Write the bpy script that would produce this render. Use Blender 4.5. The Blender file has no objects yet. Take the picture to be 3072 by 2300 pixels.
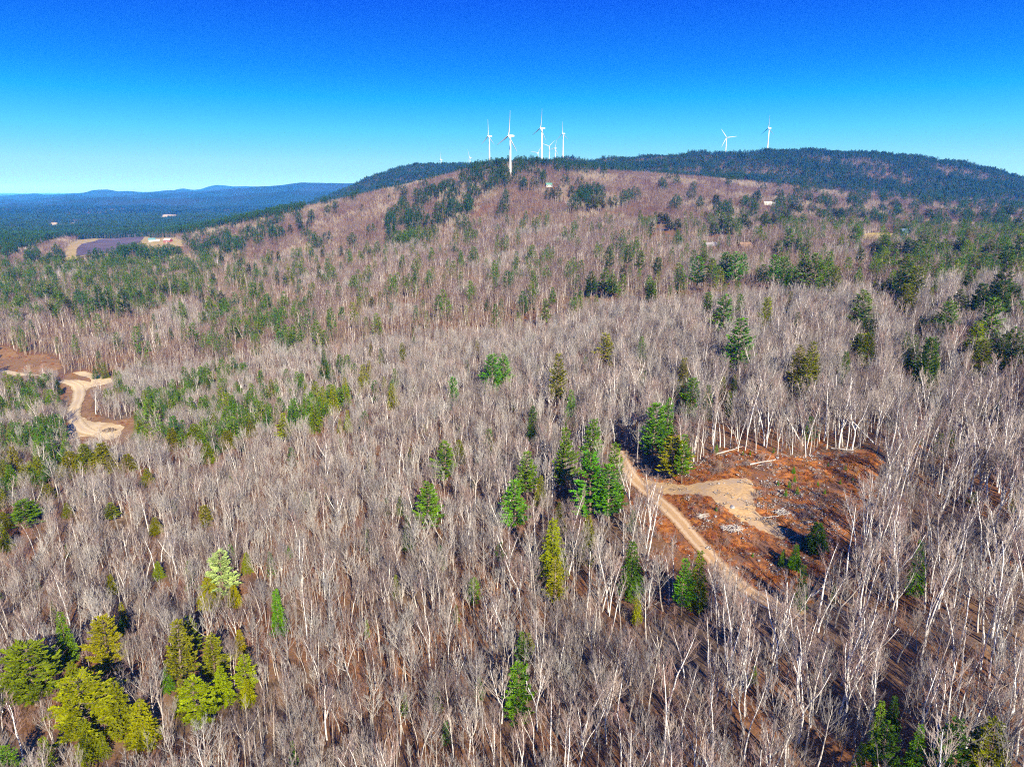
import bpy, bmesh, math, random
import numpy as np
from mathutils import Vector, Matrix, geometry, noise as mnoise

# ------------------------------------------------------------------ camera, sky, sun, exposure
S = bpy.context.scene
C = S.collection
ZC = 160.0                       # camera height above the datum
F = 712.0                        # focal length in pixels of a 1024 x 766 frame
PITCH = math.radians(15.1)
cam = bpy.data.cameras.new("camera")
cam.sensor_width = 36.0
cam.lens = 36.0 * F / 1024.0
cam.clip_start, cam.clip_end = 1.0, 120000.0
cam_o = bpy.data.objects.new("camera", cam)
C.objects.link(cam_o)
cam_o.location = (0, 0, ZC)
cam_o.rotation_euler = (math.pi / 2 - PITCH, 0, 0)
S.camera = cam_o
S.render.resolution_x, S.render.resolution_y = 1024, 766

SUN_EL = math.radians(28.5)
SH_AZ = math.radians(-19)        # shadows run away from the camera and a little to the left
sun_to = Vector((-math.sin(SH_AZ) * math.cos(SUN_EL), -math.cos(SH_AZ) * math.cos(SUN_EL), math.sin(SUN_EL)))
world = bpy.data.worlds.new("World")
S.world = world
world.use_nodes = True
wn, wl = world.node_tree.nodes, world.node_tree.links
bg = wn["Background"]
sky = wn.new("ShaderNodeTexSky")
sky.sky_type = 'NISHITA'
sky.sun_disc = False
sky.sun_elevation = SUN_EL
sky.sun_rotation = math.atan2(sun_to.x, sun_to.y)
sky.altitude = 300
sky.air_density = 1.0
sky.dust_density = 0.6
sky.ozone_density = 3.0
# deeper, more saturated sky, as the photograph's processing shows it: the sky texture's own red-to-blue ratio picks the hue
sc_ = wn.new("ShaderNodeSeparateColor")
wl.new(sky.outputs[0], sc_.inputs[0])
dv_ = wn.new("ShaderNodeMath")
dv_.operation = 'DIVIDE'
wl.new(sc_.outputs[0], dv_.inputs[0])
wl.new(sc_.outputs[2], dv_.inputs[1])
mr_ = wn.new("ShaderNodeMapRange")
mr_.inputs[1].default_value, mr_.inputs[2].default_value = 0.36, 1.26
wl.new(dv_.outputs[0], mr_.inputs[0])
rp_ = wn.new("ShaderNodeValToRGB")
SKYC = [(0.365, (0.001, 0.085, 0.86)), (0.442, (0.002, 0.24, 1.03)), (0.512, (0.010, 0.41, 1.08)), (0.654, (0.10, 0.60, 1.0)), (0.955, (0.32, 0.72, 0.90)), (1.2, (0.40, 0.74, 0.80))]
while len(rp_.color_ramp.elements) < len(SKYC):
    rp_.color_ramp.elements.new(0.5)
for e_, (p_, c_) in zip(rp_.color_ramp.elements, SKYC):
    e_.position = (p_ - 0.36) / 0.9
    e_.color = (*c_, 1)
wl.new(mr_.outputs[0], rp_.inputs[0])
vm_ = wn.new("ShaderNodeVectorMath")
vm_.operation = 'SCALE'
vm_.inputs["Scale"].default_value = 10.0 / 3.03
wl.new(rp_.outputs[0], vm_.inputs[0])
wl.new(vm_.outputs[0], bg.inputs["Color"])
bg.inputs["Strength"].default_value = 0.1
sl = bpy.data.lights.new("sun", 'SUN')
sl.energy = 5.0
sl.angle = math.radians(0.53)
sl.color = (1.0, 0.90, 0.75)
so = bpy.data.objects.new("sun", sl)
C.objects.link(so)
so.rotation_euler = (-sun_to).to_track_quat('-Z', 'Y').to_euler()
so.location = (0, 0, 600)
vs = S.view_settings
vs.view_transform = 'Standard'
vs.look = 'None'
vs.exposure = 1.6
vs.gamma = 1.0
cy = S.cycles
cy.max_bounces = 3
cy.diffuse_bounces = 2
cy.glossy_bounces = 1
cy.transmission_bounces = 1
cy.volume_bounces = 0
cy.transparent_max_bounces = 4
cy.use_denoising = False
cy.filter_width = 1.1
cy.caustics_reflective = cy.caustics_refractive = False

rnd = random.Random(7)
rng = np.random.default_rng(7)

# ------------------------------------------------------------------ picture geometry helpers
K = 1024.0 / 2212.0              # overview pixels -> frame pixels


def elev_tan(v):
    return np.tan(np.arctan((383.0 - v) / F) - PITCH)


def s_of(u, v):
    t = (383.0 - v) / F
    return ((u - 512.0) / F) / (math.cos(PITCH) + t * math.sin(PITCH))


def project(X, Y, z):            # z is relative to the camera
    d = Y * math.cos(PITCH) - z * math.sin(PITCH)
    up = Y * math.sin(PITCH) + z * math.cos(PITCH)
    return 512 + F * X / d, 383 - F * up / d


# ------------------------------------------------------------------ terrain heights (metres below / above the camera)
COLS = {
    -0.90: {30: -96, 100: -98, 200: -101, 300: -108, 400: -112, 700: -112, 1000: -108, 1400: -106, 1700: -118, 2100: -140, 3000: -160, 4500: -165, 9000: -165},
    -0.70: {30: -95, 100: -97, 200: -100, 300: -107, 400: -111, 700: -110, 1000: -106, 1400: -104, 1650: -112, 2000: -132, 3000: -155, 4500: -160, 9000: -160},
    -0.50: {30: -95, 100: -95, 200: -96, 260: -99, 330: -107, 400: -108, 700: -107, 1000: -103, 1400: -101, 1600: -105, 2000: -125, 3000: -150, 4500: -155, 9000: -160},
    -0.30: {30: -95, 100: -95, 200: -94, 260: -95, 330: -99, 500: -99, 700: -97, 900: -95, 1100: -86, 1300: -66, 1500: -44, 1700: -50, 2000: -80, 2500: -110, 3000: -112, 3500: -95, 4500: -130, 9000: -160},
    -0.15: {30: -95, 100: -95, 200: -92, 300: -92, 500: -89, 700: -84, 900: -78, 1100: -62, 1300: -30, 1500: 4, 1650: 6, 1900: -30, 2300: -50, 2800: 0, 3300: 88, 3600: 98, 4300: 20, 6000: -120, 9000: -160},
    0.00: {30: -95, 100: -94, 200: -91, 300: -88, 500: -83, 700: -76, 900: -62, 1100: -28, 1250: 2, 1400: 31, 1550: 50, 1700: 54, 2000: 34, 2500: 46, 3000: 96, 3600: 100, 4300: 20, 6000: -120, 9000: -160},
    0.15: {30: -93, 100: -93, 150: -90, 200: -84, 300: -80, 500: -74, 700: -66, 900: -54, 1100: -32, 1300: -8, 1500: 18, 1700: 38, 1850: 38, 2050: 28, 2300: 60, 2700: 106, 2900: 110, 3400: 60, 5000: -60, 9000: -160},
    0.30: {30: -91, 100: -91, 150: -86, 200: -76, 300: -72, 500: -66, 700: -60, 900: -50, 1100: -38, 1300: -20, 1500: 0, 1700: 18, 1850: 18, 2050: 5, 2300: 45, 2700: 128, 2850: 138, 3400: 80, 5000: -60, 9000: -160},
    0.50: {30: -88, 100: -88, 150: -82, 200: -73, 300: -68, 500: -62, 700: -58, 900: -55, 1100: -55, 1300: -48, 1500: -34, 1700: -20, 1850: -20, 2050: -30, 2300: 20, 2700: 122, 2850: 135, 3400: 80, 5000: -60, 9000: -160},
    0.70: {30: -85, 100: -84, 150: -78, 200: -71, 300: -64, 500: -58, 700: -56, 900: -56, 1100: -58, 1300: -56, 1500: -50, 1700: -44, 1850: -46, 2050: -55, 2300: -25, 2700: 35, 2850: 45, 3400: 0, 5000: -90, 9000: -160},
    0.90: {30: -83, 100: -82, 200: -68, 300: -62, 500: -56, 900: -58, 1300: -60, 1700: -58, 2050: -70, 2300: -50, 2850: -15, 3400: -40, 5000: -110, 9000: -160},
}
Y0, Y1, NY = 30.0, 60000.0, 640
NS = 560
LY = np.linspace(math.log(Y0), math.log(Y1), NY)
q = np.linspace(-1, 1, NS)
SG = 0.95 * q + 0.65 * np.abs(q) ** 5 * np.sign(q) * 1.0
cs = np.array(sorted(COLS))
tab = np.array([np.interp(LY, np.log(np.array(sorted(COLS[c]))), [COLS[c][k] for k in sorted(COLS[c])]) for c in cs])


def cubic_cols(tab, cs, sg):
    m = np.gradient(tab, cs, axis=0)
    i = np.clip(np.searchsorted(cs, sg) - 1, 0, len(cs) - 2)
    h = (cs[i + 1] - cs[i])[:, None]
    t = np.clip((sg - cs[i]) / (cs[i + 1] - cs[i]), 0, 1)[:, None]
    return ((2 * t ** 3 - 3 * t ** 2 + 1) * tab[i] + (t ** 3 - 2 * t ** 2 + t) * h * m[i]
            + (-2 * t ** 3 + 3 * t ** 2) * tab[i + 1] + (t ** 3 - t ** 2) * h * m[i + 1])


Z = cubic_cols(tab, cs, SG).T     # [iy, is]
kern = np.exp(-0.5 * (np.arange(-12, 13) / 5.0) ** 2)
kern /= kern.sum()
Zp = np.pad(Z, ((12, 12), (0, 0)), mode='edge')
Z = sum(kern[i] * Zp[i:i + NY] for i in range(25))
YY = np.exp(LY)[:, None] * np.ones(NS)[None, :]
XX = SG[None, :] * YY


def wave(x, y, seed, lam, n=9):
    r = np.random.default_rng(seed)
    o = np.zeros_like(x)
    for i in range(n):
        a = r.uniform(0, 2 * math.pi)
        l = lam * r.uniform(0.6, 1.7)
        o = o + np.sin((x * math.cos(a) + y * math.sin(a)) * 2 * math.pi / l + r.uniform(0, 6.28))
    return o / math.sqrt(n)


Z = Z + 0.45 * wave(XX, YY, 3, 26) * np.clip(1.2 - YY / 900, 0, 1) + 1.0 * wave(XX, YY, 4, 70) * np.clip(1.2 - YY / 2500, 0.0, 1) \
    + 5.0 * wave(XX, YY, 8, 170) * np.clip((YY - 2350) / 300, 0, 1) + 5.0 * wave(XX, YY, 5, 420) * np.clip((YY - 1700) / 900, 0, 1) + 14 * wave(XX, YY, 6, 2600) * np.clip((YY - 4500) / 3000, 0, 1)
# level pad for the woodland clearing
LQ = (LY[1] - LY[0])


def gz(X, Y):
    X = np.asarray(X, float)
    Y = np.maximum(np.asarray(Y, float), Y0 + 0.01)
    a = np.clip((np.log(Y) - LY[0]) / LQ, 0, NY - 1.001)
    s = np.clip(X / Y, SG[0] + 1e-6, SG[-1] - 1e-6)
    j = np.clip(np.searchsorted(SG, s) - 1, 0, NS - 2)
    i = a.astype(int)
    # straight in Y inside a cell, as the mesh is
    ya, yb = np.exp(LY[i]), np.exp(LY[i + 1])
    fy = (Y - ya) / (yb - ya)
    fs = (s - SG[j]) / (SG[j + 1] - SG[j])
    return (Z[i, j] * (1 - fy) * (1 - fs) + Z[i + 1, j] * fy * (1 - fs) + Z[i, j + 1] * (1 - fy) * fs + Z[i + 1, j + 1] * fy * fs)


YS = np.exp(np.linspace(math.log(45), math.log(9000), 4200))


def ground_at(u, v, above=0.0):
    """first ground point (or point so many metres above it) that the line of sight through frame pixel (u, v) meets"""
    s = s_of(u, v)
    k = float(elev_tan(v))
    h = gz(s * YS, YS) + above - k * YS
    i = int(np.argmax(h >= 0)) if (h >= 0).any() else len(YS) - 1
    y = YS[i]
    return s * y, y, float(gz(s * y, y))


def gp(x, y):                     # ground under an overview pixel
    return ground_at(x * K, y * K)


def in_poly(px, py, poly):
    px = np.asarray(px)
    py = np.asarray(py)
    inside = np.zeros(px.shape, bool)
    n = len(poly)
    for i in range(n):
        x1, y1 = poly[i]
        x2, y2 = poly[(i + 1) % n]
        c = ((y1 > py) != (y2 > py)) & (px < (x2 - x1) * (py - y1) / (y2 - y1 + 1e-12) + x1)
        inside ^= c
    return inside


# ------------------------------------------------------------------ materials
TONE = 0.70                      # real surfaces are darker than they look in the bright exposure


def tone(c):
    return tuple(v * TONE for v in c)


def mat(name):
    m = bpy.data.materials.new(name)
    m.use_nodes = True
    b = m.node_tree.nodes["Principled BSDF"]
    b.inputs["Specular IOR Level"].default_value = 0.15
    b.inputs["Roughness"].default_value = 0.85
    return m, m.node_tree.nodes, m.node_tree.links, b


def ramp(n, stops):
    r = n.new("ShaderNodeValToRGB")
    e = r.color_ramp.elements
    while len(e) < len(stops):
        e.new(0.5)
    for q, (p, c) in zip(e, stops):
        q.position = p
        q.color = (*c, 1)
    return r


def noise_node(n, l, scale, detail=4, rough=0.6, src=None, coord='Object'):
    t = n.new("ShaderNodeTexNoise")
    t.inputs["Scale"].default_value = scale
    t.inputs["Detail"].default_value = detail
    t.inputs["Roughness"].default_value = rough
    if src is None:
        src = n.new("ShaderNodeTexCoord").outputs[coord]
    l.new(src, t.inputs["Vector"])
    return t


def mix(n, l, fac, a, b, mode='MIX'):
    x = n.new("ShaderNodeMix")
    x.data_type = 'RGBA'
    x.blend_type = mode
    for i, val in ((0, fac), (6, a), (7, b)):
        if hasattr(val, 'is_output'):
            l.new(val, x.inputs[i])
        elif isinstance(val, (int, float)):
            x.inputs[i].default_value = val
        else:
            x.inputs[i].default_value = (*val, 1)
    return x.outputs[2]


def noisy(name, c1, c2, scale, c3=None, scale2=None, rough=0.9, bump=0.0, coord='Object'):
    m, n, l, b = mat(name)
    t = noise_node(n, l, scale, 6, 0.65, coord=coord)
    c1, c2, c3 = tone(c1), tone(c2), (tone(c3) if c3 is not None else None)
    r = ramp(n, [(0.35, c1), (0.65, c2)])
    l.new(t.outputs[0], r.inputs[0])
    out = r.outputs[0]
    if c3 is not None:
        t2 = noise_node(n, l, scale2, 5, 0.6, coord=coord)
        r2 = ramp(n, [(0.45, (0, 0, 0)), (0.62, (1, 1, 1))])
        l.new(t2.outputs[0], r2.inputs[0])
        out = mix(n, l, r2.outputs[0], out, c3)
    l.new(out, b.inputs["Base Color"])
    b.inputs["Roughness"].default_value = rough
    if bump:
        bp = n.new("ShaderNodeBump")
        bp.inputs["Strength"].default_value = bump
        bp.inputs["Distance"].default_value = 0.2
        l.new(t.outputs[0], bp.inputs["Height"])
        l.new(bp.outputs[0], b.inputs["Normal"])
    return m


def plant_mat(name, cols, use_color=False, scale=1.2, vary=0.25, glow=0.0):
    """bark, twigs and needles: a spread of tints from plant to plant plus a fine mottling"""
    m, n, l, b = mat(name)
    oi = n.new("ShaderNodeObjectInfo")
    r = ramp(n, [(i / max(1, len(cols) - 1), tone(c)) for i, c in enumerate(cols)])
    l.new(oi.outputs["Random"], r.inputs[0])
    out = r.outputs[0]
    if use_color:
        out = oi.outputs["Color"]
    t = noise_node(n, l, scale, 3, 0.6)
    mr = n.new("ShaderNodeMapRange")
    mr.inputs[1].default_value, mr.inputs[2].default_value = 0.3, 0.7
    mr.inputs[3].default_value, mr.inputs[4].default_value = 1 - vary, 1 + vary
    l.new(t.outputs[0], mr.inputs[0])
    out = mix(n, l, 1.0, out, mr.outputs[0], 'MULTIPLY')
    l.new(out, b.inputs["Base Color"])
    b.inputs["Specular IOR Level"].default_value = 0.1
    if glow:                       # thin needles also pass light through
        tr = n.new("ShaderNodeBsdfTranslucent")
        ms = n.new("ShaderNodeMixShader")
        ms.inputs[0].default_value = glow
        l.new(out, tr.inputs["Color"])
        l.new(b.outputs[0], ms.inputs[1])
        l.new(tr.outputs[0], ms.inputs[2])
        l.new(ms.outputs[0], n["Material Output"].inputs["Surface"])
    return m


M_BARK = plant_mat("grey_bark", [(0.280, 0.251, 0.230), (0.502, 0.472, 0.441), (0.321, 0.261, 0.221), (0.581, 0.552, 0.512), (0.221, 0.190, 0.180)], vary=0.3)
M_TWIG = plant_mat("grey_twigs", [(0.17, 0.135, 0.12), (0.37, 0.355, 0.335), (0.19, 0.12, 0.105), (0.41, 0.395, 0.37), (0.13, 0.088, 0.082), (0.30, 0.29, 0.28)], vary=0.2)
M_BIRCH = plant_mat("white_birch_bark", [(0.715, 0.696, 0.676), (0.795, 0.775, 0.755), (0.656, 0.626, 0.596)], scale=2.5, vary=0.2)
M_BTWIG = plant_mat("birch_twigs", [(0.315, 0.232, 0.210), (0.390, 0.338, 0.307), (0.247, 0.150, 0.135)], vary=0.2)
M_MAUVE = plant_mat("mauve_twigs", [(0.117, 0.059, 0.055), (0.171, 0.117, 0.103), (0.191, 0.130, 0.103), (0.103, 0.055, 0.059), (0.227, 0.185, 0.160)], vary=0.25)
M_PALEB = plant_mat("pale_bark", [(0.267, 0.207, 0.156), (0.384, 0.333, 0.267), (0.222, 0.156, 0.119)], vary=0.2)
M_NEEDLE = plant_mat("needles", [(0.1, 0.1, 0.01)], use_color=True, scale=0.5, vary=0.35, glow=0.35)
M_NEEDLE_R = plant_mat("woods_needles", [(0.094, 0.263, 0.015), (0.188, 0.325, 0.013), (0.069, 0.200, 0.025), (0.275, 0.338, 0.007)], scale=0.5, vary=0.35, glow=0.35)
M_NEEDLE_F = plant_mat("far_needles", [(0.035, 0.13, 0.022), (0.06, 0.16, 0.018), (0.028, 0.105, 0.03)], scale=0.3, vary=0.35)
M_CBARK = plant_mat("conifer_bark", [(0.16, 0.11, 0.08), (0.24, 0.19, 0.15)], vary=0.3)
M_SAPL = plant_mat("brush_stems", [(0.240, 0.136, 0.104), (0.288, 0.200, 0.160), (0.208, 0.120, 0.104), (0.336, 0.280, 0.224)], vary=0.25)
M_RUST = plant_mat("rusty_leaves", [(0.30, 0.075, 0.018), (0.42, 0.14, 0.03), (0.18, 0.045, 0.02), (0.48, 0.22, 0.06), (0.14, 0.05, 0.025)], vary=0.35)
M_WHITE = noisy("white_paint", (0.60, 0.60, 0.59), (0.66, 0.66, 0.65), 0.4, rough=0.5)
M_LOG = noisy("weathered_wood", (0.42, 0.38, 0.33), (0.62, 0.58, 0.53), 6.0)
M_ROCK = noisy("granite", (0.20, 0.19, 0.19), (0.45, 0.44, 0.43), 1.6, bump=0.5)
M_LEDGE = noisy("dark_ledge_rock", (0.045, 0.047, 0.055), (0.14, 0.14, 0.15), 0.5, bump=0.6)
M_GLASS = noisy("window_glass", (0.03, 0.04, 0.05), (0.05, 0.06, 0.08), 2.0, rough=0.1)


# ------------------------------------------------------------------ mesh helpers
class MB:
    def __init__(self):
        self.v, self.f, self.m = [], [], []

    def tube(self, pts, rads, sides, mi=0, cap=True):
        base = len(self.v)
        n = len(pts)
        prev = None
        for i, p in enumerate(pts):
            d = (pts[min(i + 1, n - 1)] - pts[max(i - 1, 0)])
            if d.length < 1e-6:
                d = Vector((0, 0, 1))
            d.normalize()
            a = d.orthogonal().normalized() if prev is None else (prev - d * prev.dot(d)).normalized()
            prev = a
            b = d.cross(a)
            for k in range(sides):
                t = 2 * math.pi * k / sides
                self.v.append(tuple(p + (a * math.cos(t) + b * math.sin(t)) * rads[i]))
        for i in range(n - 1):
            for k in range(sides):
                k2 = (k + 1) % sides
                self.f.append((base + i * sides + k, base + i * sides + k2, base + (i + 1) * sides + k2, base + (i + 1) * sides + k))
                self.m.append(mi)
        if cap and sides > 3:
            self.f.append(tuple(base + (n - 1) * sides + k for k in range(sides)))
            self.m.append(mi)

    def tri(self, a, b, c, mi=0):
        i = len(self.v)
        self.v += [tuple(a), tuple(b), tuple(c)]
        self.f.append((i, i + 1, i + 2))
        self.m.append(mi)

    def quad(self, a, b, c, d, mi=0):
        i = len(self.v)
        self.v += [tuple(a), tuple(b), tuple(c), tuple(d)]
        self.f.append((i, i + 1, i + 2, i + 3))
        self.m.append(mi)

    def box(self, lo, hi, mi=0):
        x0, y0, z0 = lo
        x1, y1, z1 = hi
        b = len(self.v)
        self.v += [(x0, y0, z0), (x1, y0, z0), (x1, y1, z0), (x0, y1, z0), (x0, y0, z1), (x1, y0, z1), (x1, y1, z1), (x0, y1, z1)]
        for f in ((3, 2, 1, 0), (4, 5, 6, 7), (0, 1, 5, 4), (1, 2, 6, 5), (2, 3, 7, 6), (3, 0, 4, 7)):
            self.f.append(tuple(b + k for k in f))
            self.m.append(mi)

    def add(self, o, M=None, mi_off=0):
        b = len(self.v)
        self.v += [tuple(M @ Vector(p)) for p in o.v] if M is not None else o.v
        self.f += [tuple(b + k for k in f) for f in o.f]
        self.m += [k + mi_off for k in o.m]

    def mesh(self, name, mats, smooth=False):
        me = bpy.data.meshes.new(name)
        me.from_pydata(self.v, [], self.f)
        for mm in mats:
            me.materials.append(mm)
        if len(mats) > 1:
            me.polygons.foreach_set("material_index", self.m)
        if smooth:
            me.polygons.foreach_set("use_smooth", [True] * len(self.f))
        me.update()
        return me

    def obj(self, name, mats, parent=None, smooth=False):
        o = bpy.data.objects.new(name, self.mesh(name, mats if isinstance(mats, list) else [mats], smooth))
        C.objects.link(o)
        o.parent = parent
        return o


def tag(o, label=None, cat=None, group=None, kind=None):
    for k, val in (("label", label), ("category", cat), ("group", group), ("kind", kind)):
        if val:
            o[k] = val
    return o


def empty(name, loc, rz=0.0, scale=(1, 1, 1)):
    o = bpy.data.objects.new(name, None)
    o.empty_display_size = 0.5
    o.location = (loc[0], loc[1], loc[2])
    o.rotation_euler = (0, 0, rz)
    o.scale = scale
    C.objects.link(o)
    return o


# ------------------------------------------------------------------ the ground sheet
def grid_mesh(name, X, Y, Zv):
    ny, nx = X.shape
    me = bpy.data.meshes.new(name)
    co = np.stack([X, Y, Zv], -1).reshape(-1, 3).astype(np.float32)
    idx = np.arange(ny * nx).reshape(ny, nx)
    qd = np.stack([idx[:-1, :-1], idx[:-1, 1:], idx[1:, 1:], idx[1:, :-1]], -1).reshape(-1, 4)
    me.vertices.add(len(co))
    me.vertices.foreach_set("co", co.ravel())
    me.loops.add(qd.size)
    me.loops.foreach_set("vertex_index", qd.ravel().astype(np.int32))
    me.polygons.add(len(qd))
    me.polygons.foreach_set("loop_start", (np.arange(len(qd)) * 4).astype(np.int32))
    me.polygons.foreach_set("loop_total", np.full(len(qd), 4, np.int32))
    me.polygons.foreach_set("use_smooth", np.ones(len(qd), bool))
    me.update(calc_edges=True)
    return me


def ground_material():
    m, n, l, b = mat("forest_floor")
    co = n.new("ShaderNodeTexCoord").outputs["Object"]
    t1 = noise_node(n, l, 1.3, 8, 0.7, src=co)
    r1 = ramp(n, [(0.3, tone((0.06, 0.026, 0.012))), (0.5, tone((0.18, 0.078, 0.030))), (0.7, tone((0.36, 0.17, 0.065)))])
    l.new(t1.outputs[0], r1.inputs[0])
    t2 = noise_node(n, l, 0.035, 5, 0.6, src=co)
    r2 = ramp(n, [(0.42, (0, 0, 0)), (0.6, (1, 1, 1))])
    l.new(t2.outputs[0], r2.inputs[0])
    t3 = noise_node(n, l, 0.5, 6, 0.7, src=co)
    r3 = ramp(n, [(0.35, tone((0.08, 0.052, 0.032))), (0.65, tone((0.22, 0.15, 0.09)))])
    l.new(t3.outputs[0], r3.inputs[0])
    c = mix(n, l, r2.outputs[0], r1.outputs[0], r3.outputs[0])
    # far country: wooded, dark green with paler bare woods
    sep = n.new("ShaderNodeSeparateXYZ")
    l.new(co, sep.inputs[0])
    mr = n.new("ShaderNodeMapRange")
    mr.inputs[1].default_value, mr.inputs[2].default_value = 2200, 3200
    l.new(sep.outputs[1], mr.inputs[0])
    t4 = noise_node(n, l, 0.006, 8, 0.72, src=co)
    r4 = ramp(n, [(0.40, tone((0.012, 0.035, 0.016))), (0.55, tone((0.03, 0.06, 0.03))), (0.68, tone((0.12, 0.09, 0.08)))])
    l.new(t4.outputs[0], r4.inputs[0])
    c = mix(n, l, mr.outputs[0], c, r4.outputs[0])
    l.new(c, b.inputs["Base Color"])
    return m


g = bpy.data.objects.new("ground", grid_mesh("ground", XX, YY, Z + ZC))
C.objects.link(g)
g.data.materials.append(ground_material())
tag(g, kind="structure")


def densify(poly, step, jit, rr):
    out = []
    n = len(poly)
    for i in range(n):
        a, b2 = Vector(poly[i]), Vector(poly[(i + 1) % n])
        k = max(1, int((b2 - a).length / step))
        for j in range(k):
            p = a.lerp(b2, j / k)
            out.append((p.x + rr.uniform(-jit, jit), p.y + rr.uniform(-jit, jit)))
    return out


def draped(name, poly, lift, material, step=1.0, jit=0.4, seed=1):
    """a sheet laid over the ground inside a world polygon"""
    rr = random.Random(seed)
    bd = densify(poly, step, jit, rr)
    xs, ys = [p[0] for p in bd], [p[1] for p in bd]
    gx, gy = np.meshgrid(np.arange(min(xs), max(xs), step), np.arange(min(ys), max(ys), step))
    gx, gy = gx.ravel(), gy.ravel()
    ins = in_poly(gx, gy, bd)
    pts = [Vector(p) for p in bd] + [Vector((a, c)) for a, c in zip(gx[ins], gy[ins])]
    nb = len(bd)
    r = geometry.delaunay_2d_cdt(pts, [], [list(range(nb))], 1, 0.01)
    vv, ff = r[0], r[2]
    hz = gz(np.array([p.x for p in vv]), np.array([p.y for p in vv])) + lift + ZC
    me = bpy.data.meshes.new(name)
    me.from_pydata([(p.x, p.y, float(h)) for p, h in zip(vv, hz)], [], ff)
    me.materials.append(material)
    me.polygons.foreach_set("use_smooth", [True] * len(ff))
    me.update()
    bm = bmesh.new()
    bm.from_mesh(me)
    bmesh.ops.recalc_face_normals(bm, faces=bm.faces)
    if sum(f.normal.z for f in bm.faces) < 0:
        bmesh.ops.reverse_faces(bm, faces=bm.faces)
    bm.to_mesh(me)
    bm.free()
    o = bpy.data.objects.new(name, me)
    C.objects.link(o)
    tag(o, kind="structure")
    return o


def smooth_line(pts, step):
    P = [Vector(p) for p in pts]
    P = [P[0] * 2 - P[1]] + P + [P[-1] * 2 - P[-2]]
    out = []
    for i in range(1, len(P) - 2):
        a, b2, c, d = P[i - 1:i + 3]
        k = max(2, int((c - b2).length / step))
        for j in range(k):
            t = j / k
            out.append(0.5 * ((2 * b2) + (c - a) * t + (2 * a - 5 * b2 + 4 * c - d) * t * t + (3 * b2 - a - 3 * c + d) * t ** 3))
    out.append(P[-2])
    return out


def road(name, pts, width, lift, material, step=0.8, crown=0.08, wob=0.25, seed=3):
    rr = random.Random(seed)
    ln = smooth_line(pts, step)
    n = len(ln)
    NC = 9
    vv, ff, uv = [], [], []
    for i, p in enumerate(ln):
        d = (ln[min(i + 1, n - 1)] - ln[max(i - 1, 0)]).normalized()
        nr = Vector((d.y, -d.x))
        w = width if not callable(width) else width(i / (n - 1))
        wl, wr = w / 2 + rr.uniform(-wob, wob), w / 2 + rr.uniform(-wob, wob)
        for k in range(NC):
            t = -1 + 2 * k / (NC - 1)
            q2 = p + nr * (t * (wl if t < 0 else wr))
            rut = -0.05 if k in (2, 6) else 0.0
            h = float(gz(q2.x, q2.y)) + lift + crown * (1 - t * t) + rut
            vv.append((q2.x, q2.y, h + ZC))
            uv.append((t, i * step))
    for i in range(n - 1):
        for k in range(NC - 1):
            a = i * NC + k
            ff.append((a, a + 1, a + NC + 1, a + NC))
    me = bpy.data.meshes.new(name)
    me.from_pydata(vv, [], ff)
    lay = me.uv_layers.new(name="UVMap")
    for lp in me.loops:
        lay.data[lp.index].uv = uv[lp.vertex_index]
    me.materials.append(material)
    me.polygons.foreach_set("use_smooth", [True] * len(ff))
    me.update()
    if me.polygons[0].normal.z < 0:
        me.flip_normals()
    o = bpy.data.objects.new(name, me)
    C.objects.link(o)
    tag(o, kind="structure")
    return o, ln


def road_material(name, c_dirt, c_rut, c_mid, sharp=1.0):
    c_dirt, c_rut, c_mid = tone(c_dirt), tone(c_rut), tone(c_mid)
    m, n, l, b = mat(name)
    uvn = n.new("ShaderNodeTexCoord")
    sep = n.new("ShaderNodeSeparateXYZ")
    l.new(uvn.outputs["UV"], sep.inputs[0])
    ab = n.new("ShaderNodeMath")
    ab.operation = 'ABSOLUTE'
    l.new(sep.outputs[0], ab.inputs[0])
    r = ramp(n, [(0.0, c_mid), (0.22, c_mid), (0.42, c_rut), (0.6, c_rut), (0.85, c_dirt), (1.0, c_dirt)])
    t = noise_node(n, l, 0.9, 5, 0.6)
    ma = n.new("ShaderNodeMath")
    ma.operation = 'MULTIPLY_ADD'
    l.new(t.outputs[0], ma.inputs[0])
    ma.inputs[1].default_value = 0.35
    l.new(ab.outputs[0], ma.inputs[2])
    sb = n.new("ShaderNodeMath")
    sb.operation = 'SUBTRACT'
    l.new(ma.outputs[0], sb.inputs[0])
    sb.inputs[1].default_value = 0.175
    l.new(sb.outputs[0], r.inputs[0])
    t2 = noise_node(n, l, 3.0, 6, 0.7)
    r2 = ramp(n, [(0.3, (0.75, 0.75, 0.75)), (0.7, (1.2, 1.2, 1.2))])
    l.new(t2.outputs[0], r2.inputs[0])
    l.new(mix(n, l, 1.0, r.outputs[0], r2.outputs[0], 'MULTIPLY'), b.inputs["Base Color"])
    return m


def W2(pts):                      # overview pixels -> world polygon on the ground
    return [gp(x, y)[:2] for x, y in pts]


# region-4 zoom of the clearing: source = 1600 + z/1.9235, 1150 + z/1.9235 ; overview = source * 0.72
def c4(x, y):
    return ((1600 + x / 1.9235) * 0.72005, (1150 + y / 1.9235) * 0.72005)


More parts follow.
